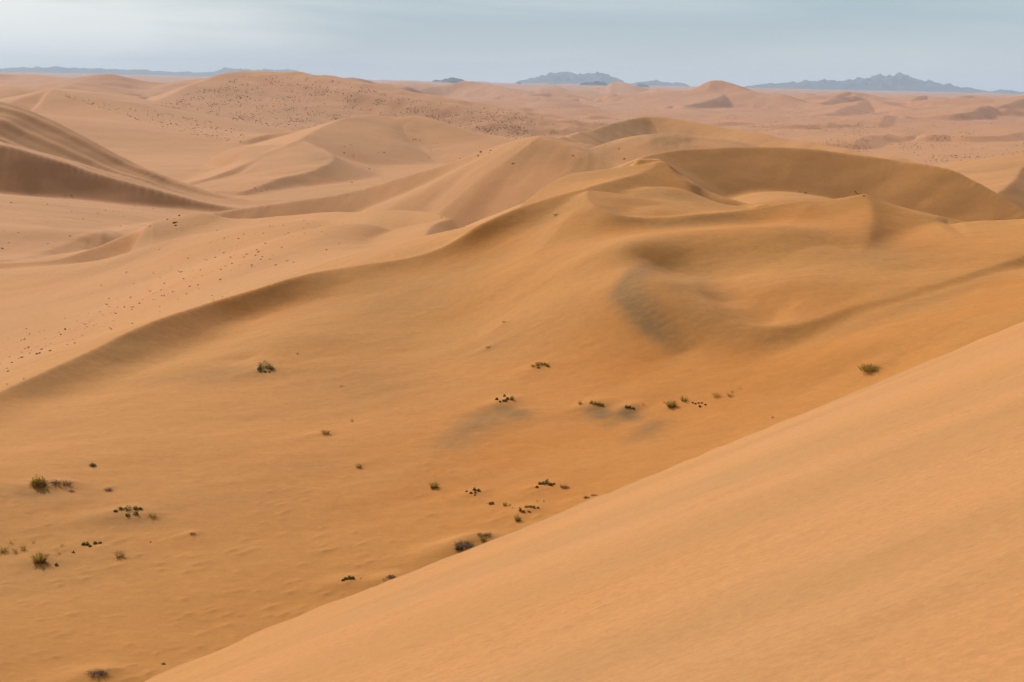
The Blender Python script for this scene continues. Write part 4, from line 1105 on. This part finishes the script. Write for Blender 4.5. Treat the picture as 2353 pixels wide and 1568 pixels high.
rg = np.random.default_rng(21)
def ridge_y(x): return np.interp(x, [-50, 0, 100, 200, 300, 400, 500, 600, 700, 760, 830], [925, 901, 858, 812, 763, 724, 692, 667, 638, 624, 611])
pts = []
while len(pts) < 185:
    x = rg.uniform(0, 760); y = rg.uniform(505, 895)
    band = ridge_y(x) - y                     # height above the ridge in the picture
    if band < 4: continue
    c_ = 40 + 60 * (x / 700)
    dens = math.exp(-((band - c_) / 58) ** 2)
    if x > 600: dens *= .4
    st_ = vnoise(np.array([(x * .45 + y) / 9.0]), np.array([(x - y * .5) / 160.0]), 5)[0]
    if rg.random() < dens * (.25 + 1.3 * max(st_, 0)): pts.append((x, y))
pts += [(500, 530), (548, 549), (505, 575), (575, 551), (648, 569), (600, 597), (552, 610), (735, 519), (727, 523), (830, 508), (790, 515), (1015, 500), (655, 540), (610, 560), (590, 575), (780, 560), (750, 575)]
dots(pts, "shrubs dotting the slope beyond the long ridge", "tiny dark shrub on the pale dotted slope beyond the long ridge at left", 1, .28, .68)
pts = [(24, 430), (50, 431), (68, 430), (120, 432), (178, 440), (150, 450), (164, 449), (187, 449), (95, 459), (108, 470), (3, 474), (20, 474), (25, 466), (310, 474), (384, 484), (412, 497), (385, 505), (228, 511), (52, 506), (32, 507), (104, 512), (277, 520), (345, 520),
       (10, 531), (130, 523), (185, 529), (60, 545), (42, 535), (160, 543), (20, 558), (5, 572), (110, 560)]
while len(pts) < 62:
    x = rg.uniform(100, 440); y = rg.uniform(465, 520) + (x - 300) * .03
    if y < 500 - 0 or rg.random() < .5: pts.append((x, y))
dots(pts, "shrubs on the flat beyond the dotted slope", "small dark shrub on the pale flat under the brown slope at far left", 2, .5, 1.6)
rg2 = np.random.default_rng(5)
pts = [(590, 437), (600, 440), (612, 436), (480 + 105, 432), (905, 313), (915, 317), (935, 320), (950, 320), (955, 321), (872, 316), (896, 320), (902, 322), (870, 330), (790, 352), (800, 357), (812, 363)]
while len(pts) < 58:
    x = rg2.uniform(790, 1180); y = rg2.uniform(318, 420)
    if y < 300 + (x - 850) * .10 + 12 or y > 470 - (x - 700) * .27: continue
    pts.append((x, y))
dots(pts, "shrubs on the centre-left dune", "small dark shrub on the lumpy dune left of centre in the middle distance", 3, .7, 2.6)
pts = [(1372, 343), (1415, 343), (1422, 343), (1435, 366), (1499, 352), (1512, 360), (1530, 342), (1475, 393), (1470, 389), (1545, 369), (1524, 374), (1335, 367), (1318, 358), (1180, 416 - 40), (1410, 384), (1385, 376)]
dots([p_ for p_ in pts if p_[1] < 384 and p_[0] < 1460], "shrubs on the dune right of centre", "small dark shrub on the sand bowl under the highest central dune", 4, .6, 1.7)
pts = [(1965, 441), (1968, 444), (1972, 446), (1978, 447), (1985, 451), (1850, 443), (1838, 440)]
dots(pts, "shrubs at the foot of the brown dune", "little dark shrub at the foot of the tall brown dune behind the second peak", 5, .4, 1.0)

# ---- the countless specks further out: one object
def specks(n, x0, x1, y0, y1, fn, seed, smin, smax, name, label):
    rng = np.random.default_rng(seed); VV_ = []; QQ_ = []; k = 0; tries = 0
    while k < n and tries < n * 12:
        tries += 1
        x = rng.uniform(x0, x1); y = rng.uniform(y0, y1)
        if fn(x, y, rng) < rng.random(): continue
        h = hit(x, y)
        if h is None: continue
        r_ = math.hypot(h[0], h[1])
        if r_ < (2600 if fn is f_big or (fn is f_plain and x < 1350) else 1450): continue
        s_ = (smin + (smax - smin) * rng.random() ** 3) * (r_ / 2500) ** .35
        for q in range(3):
            a_ = rng.uniform(0, math.pi); w_ = s_ * rng.uniform(.35, .6); hh = s_ * rng.uniform(.35, .7)
            cx_, cy_ = h[0] + rng.normal() * s_ * .25, h[1] + rng.normal() * s_ * .25
            ux, uy = math.cos(a_) * w_, math.sin(a_) * w_
            b0 = len(VV_)
            VV_ += [(cx_ - ux, cy_ - uy, h[2] - .1), (cx_ + ux, cy_ + uy, h[2] - .1), (cx_ + ux * .7, cy_ + uy * .7, h[2] + hh), (cx_ - ux * .6, cy_ - uy * .6, h[2] + hh * .9)]
            QQ_.append((b0, b0 + 1, b0 + 2, b0 + 3))
        k += 1
    o = quick_mesh(name, np.array(VV_), np.array(QQ_), M_SCRUB, False)
    return tag(o, label, "scrub", kind='stuff')

def f_plain(x, y, rng):
    if y < 262 + (x - 1176) * .012: d = .55
    else: d = 1
    v = vnoise(np.array([x / 60.]), np.array([y / 9.]), 2)[0]
    return d * max(.15 + .9 * v, .04)
def f_big(x, y, rng):
    lim = np.interp(x, [320, 500, 575, 700, 800, 900, 1050, 1200], [250, 195, 172, 176, 190, 216, 250, 262])
    v = vnoise(np.array([x / 35.]), np.array([y / 7.]), 4)[0]
    return max(.2 + .8 * v, .05) if y > lim else 0
def f_tail(x, y, rng):
    lo = np.interp(x, [150, 250, 350, 450, 560], [222, 258, 285, 312, 330]); hi_ = np.interp(x, [150, 250, 350, 450, 560], [216, 240, 255, 272, 300])
    return 1 if hi_ < y < lo else 0
specks(2600, 980, 2353, 236, 385, f_plain, 1, .7, 1.7, "scrub", "countless dark scrub specks over the middle plain")
specks(2600, 330, 1250, 175, 330, f_big, 2, .8, 2.0, "scrub", "countless dark scrub specks over the big reddish dune at upper left")
specks(420, 150, 560, 215, 335, f_tail, 3, .6, 1.7, "scrub", "dark scrub specks on the far slope behind the smooth pink face")
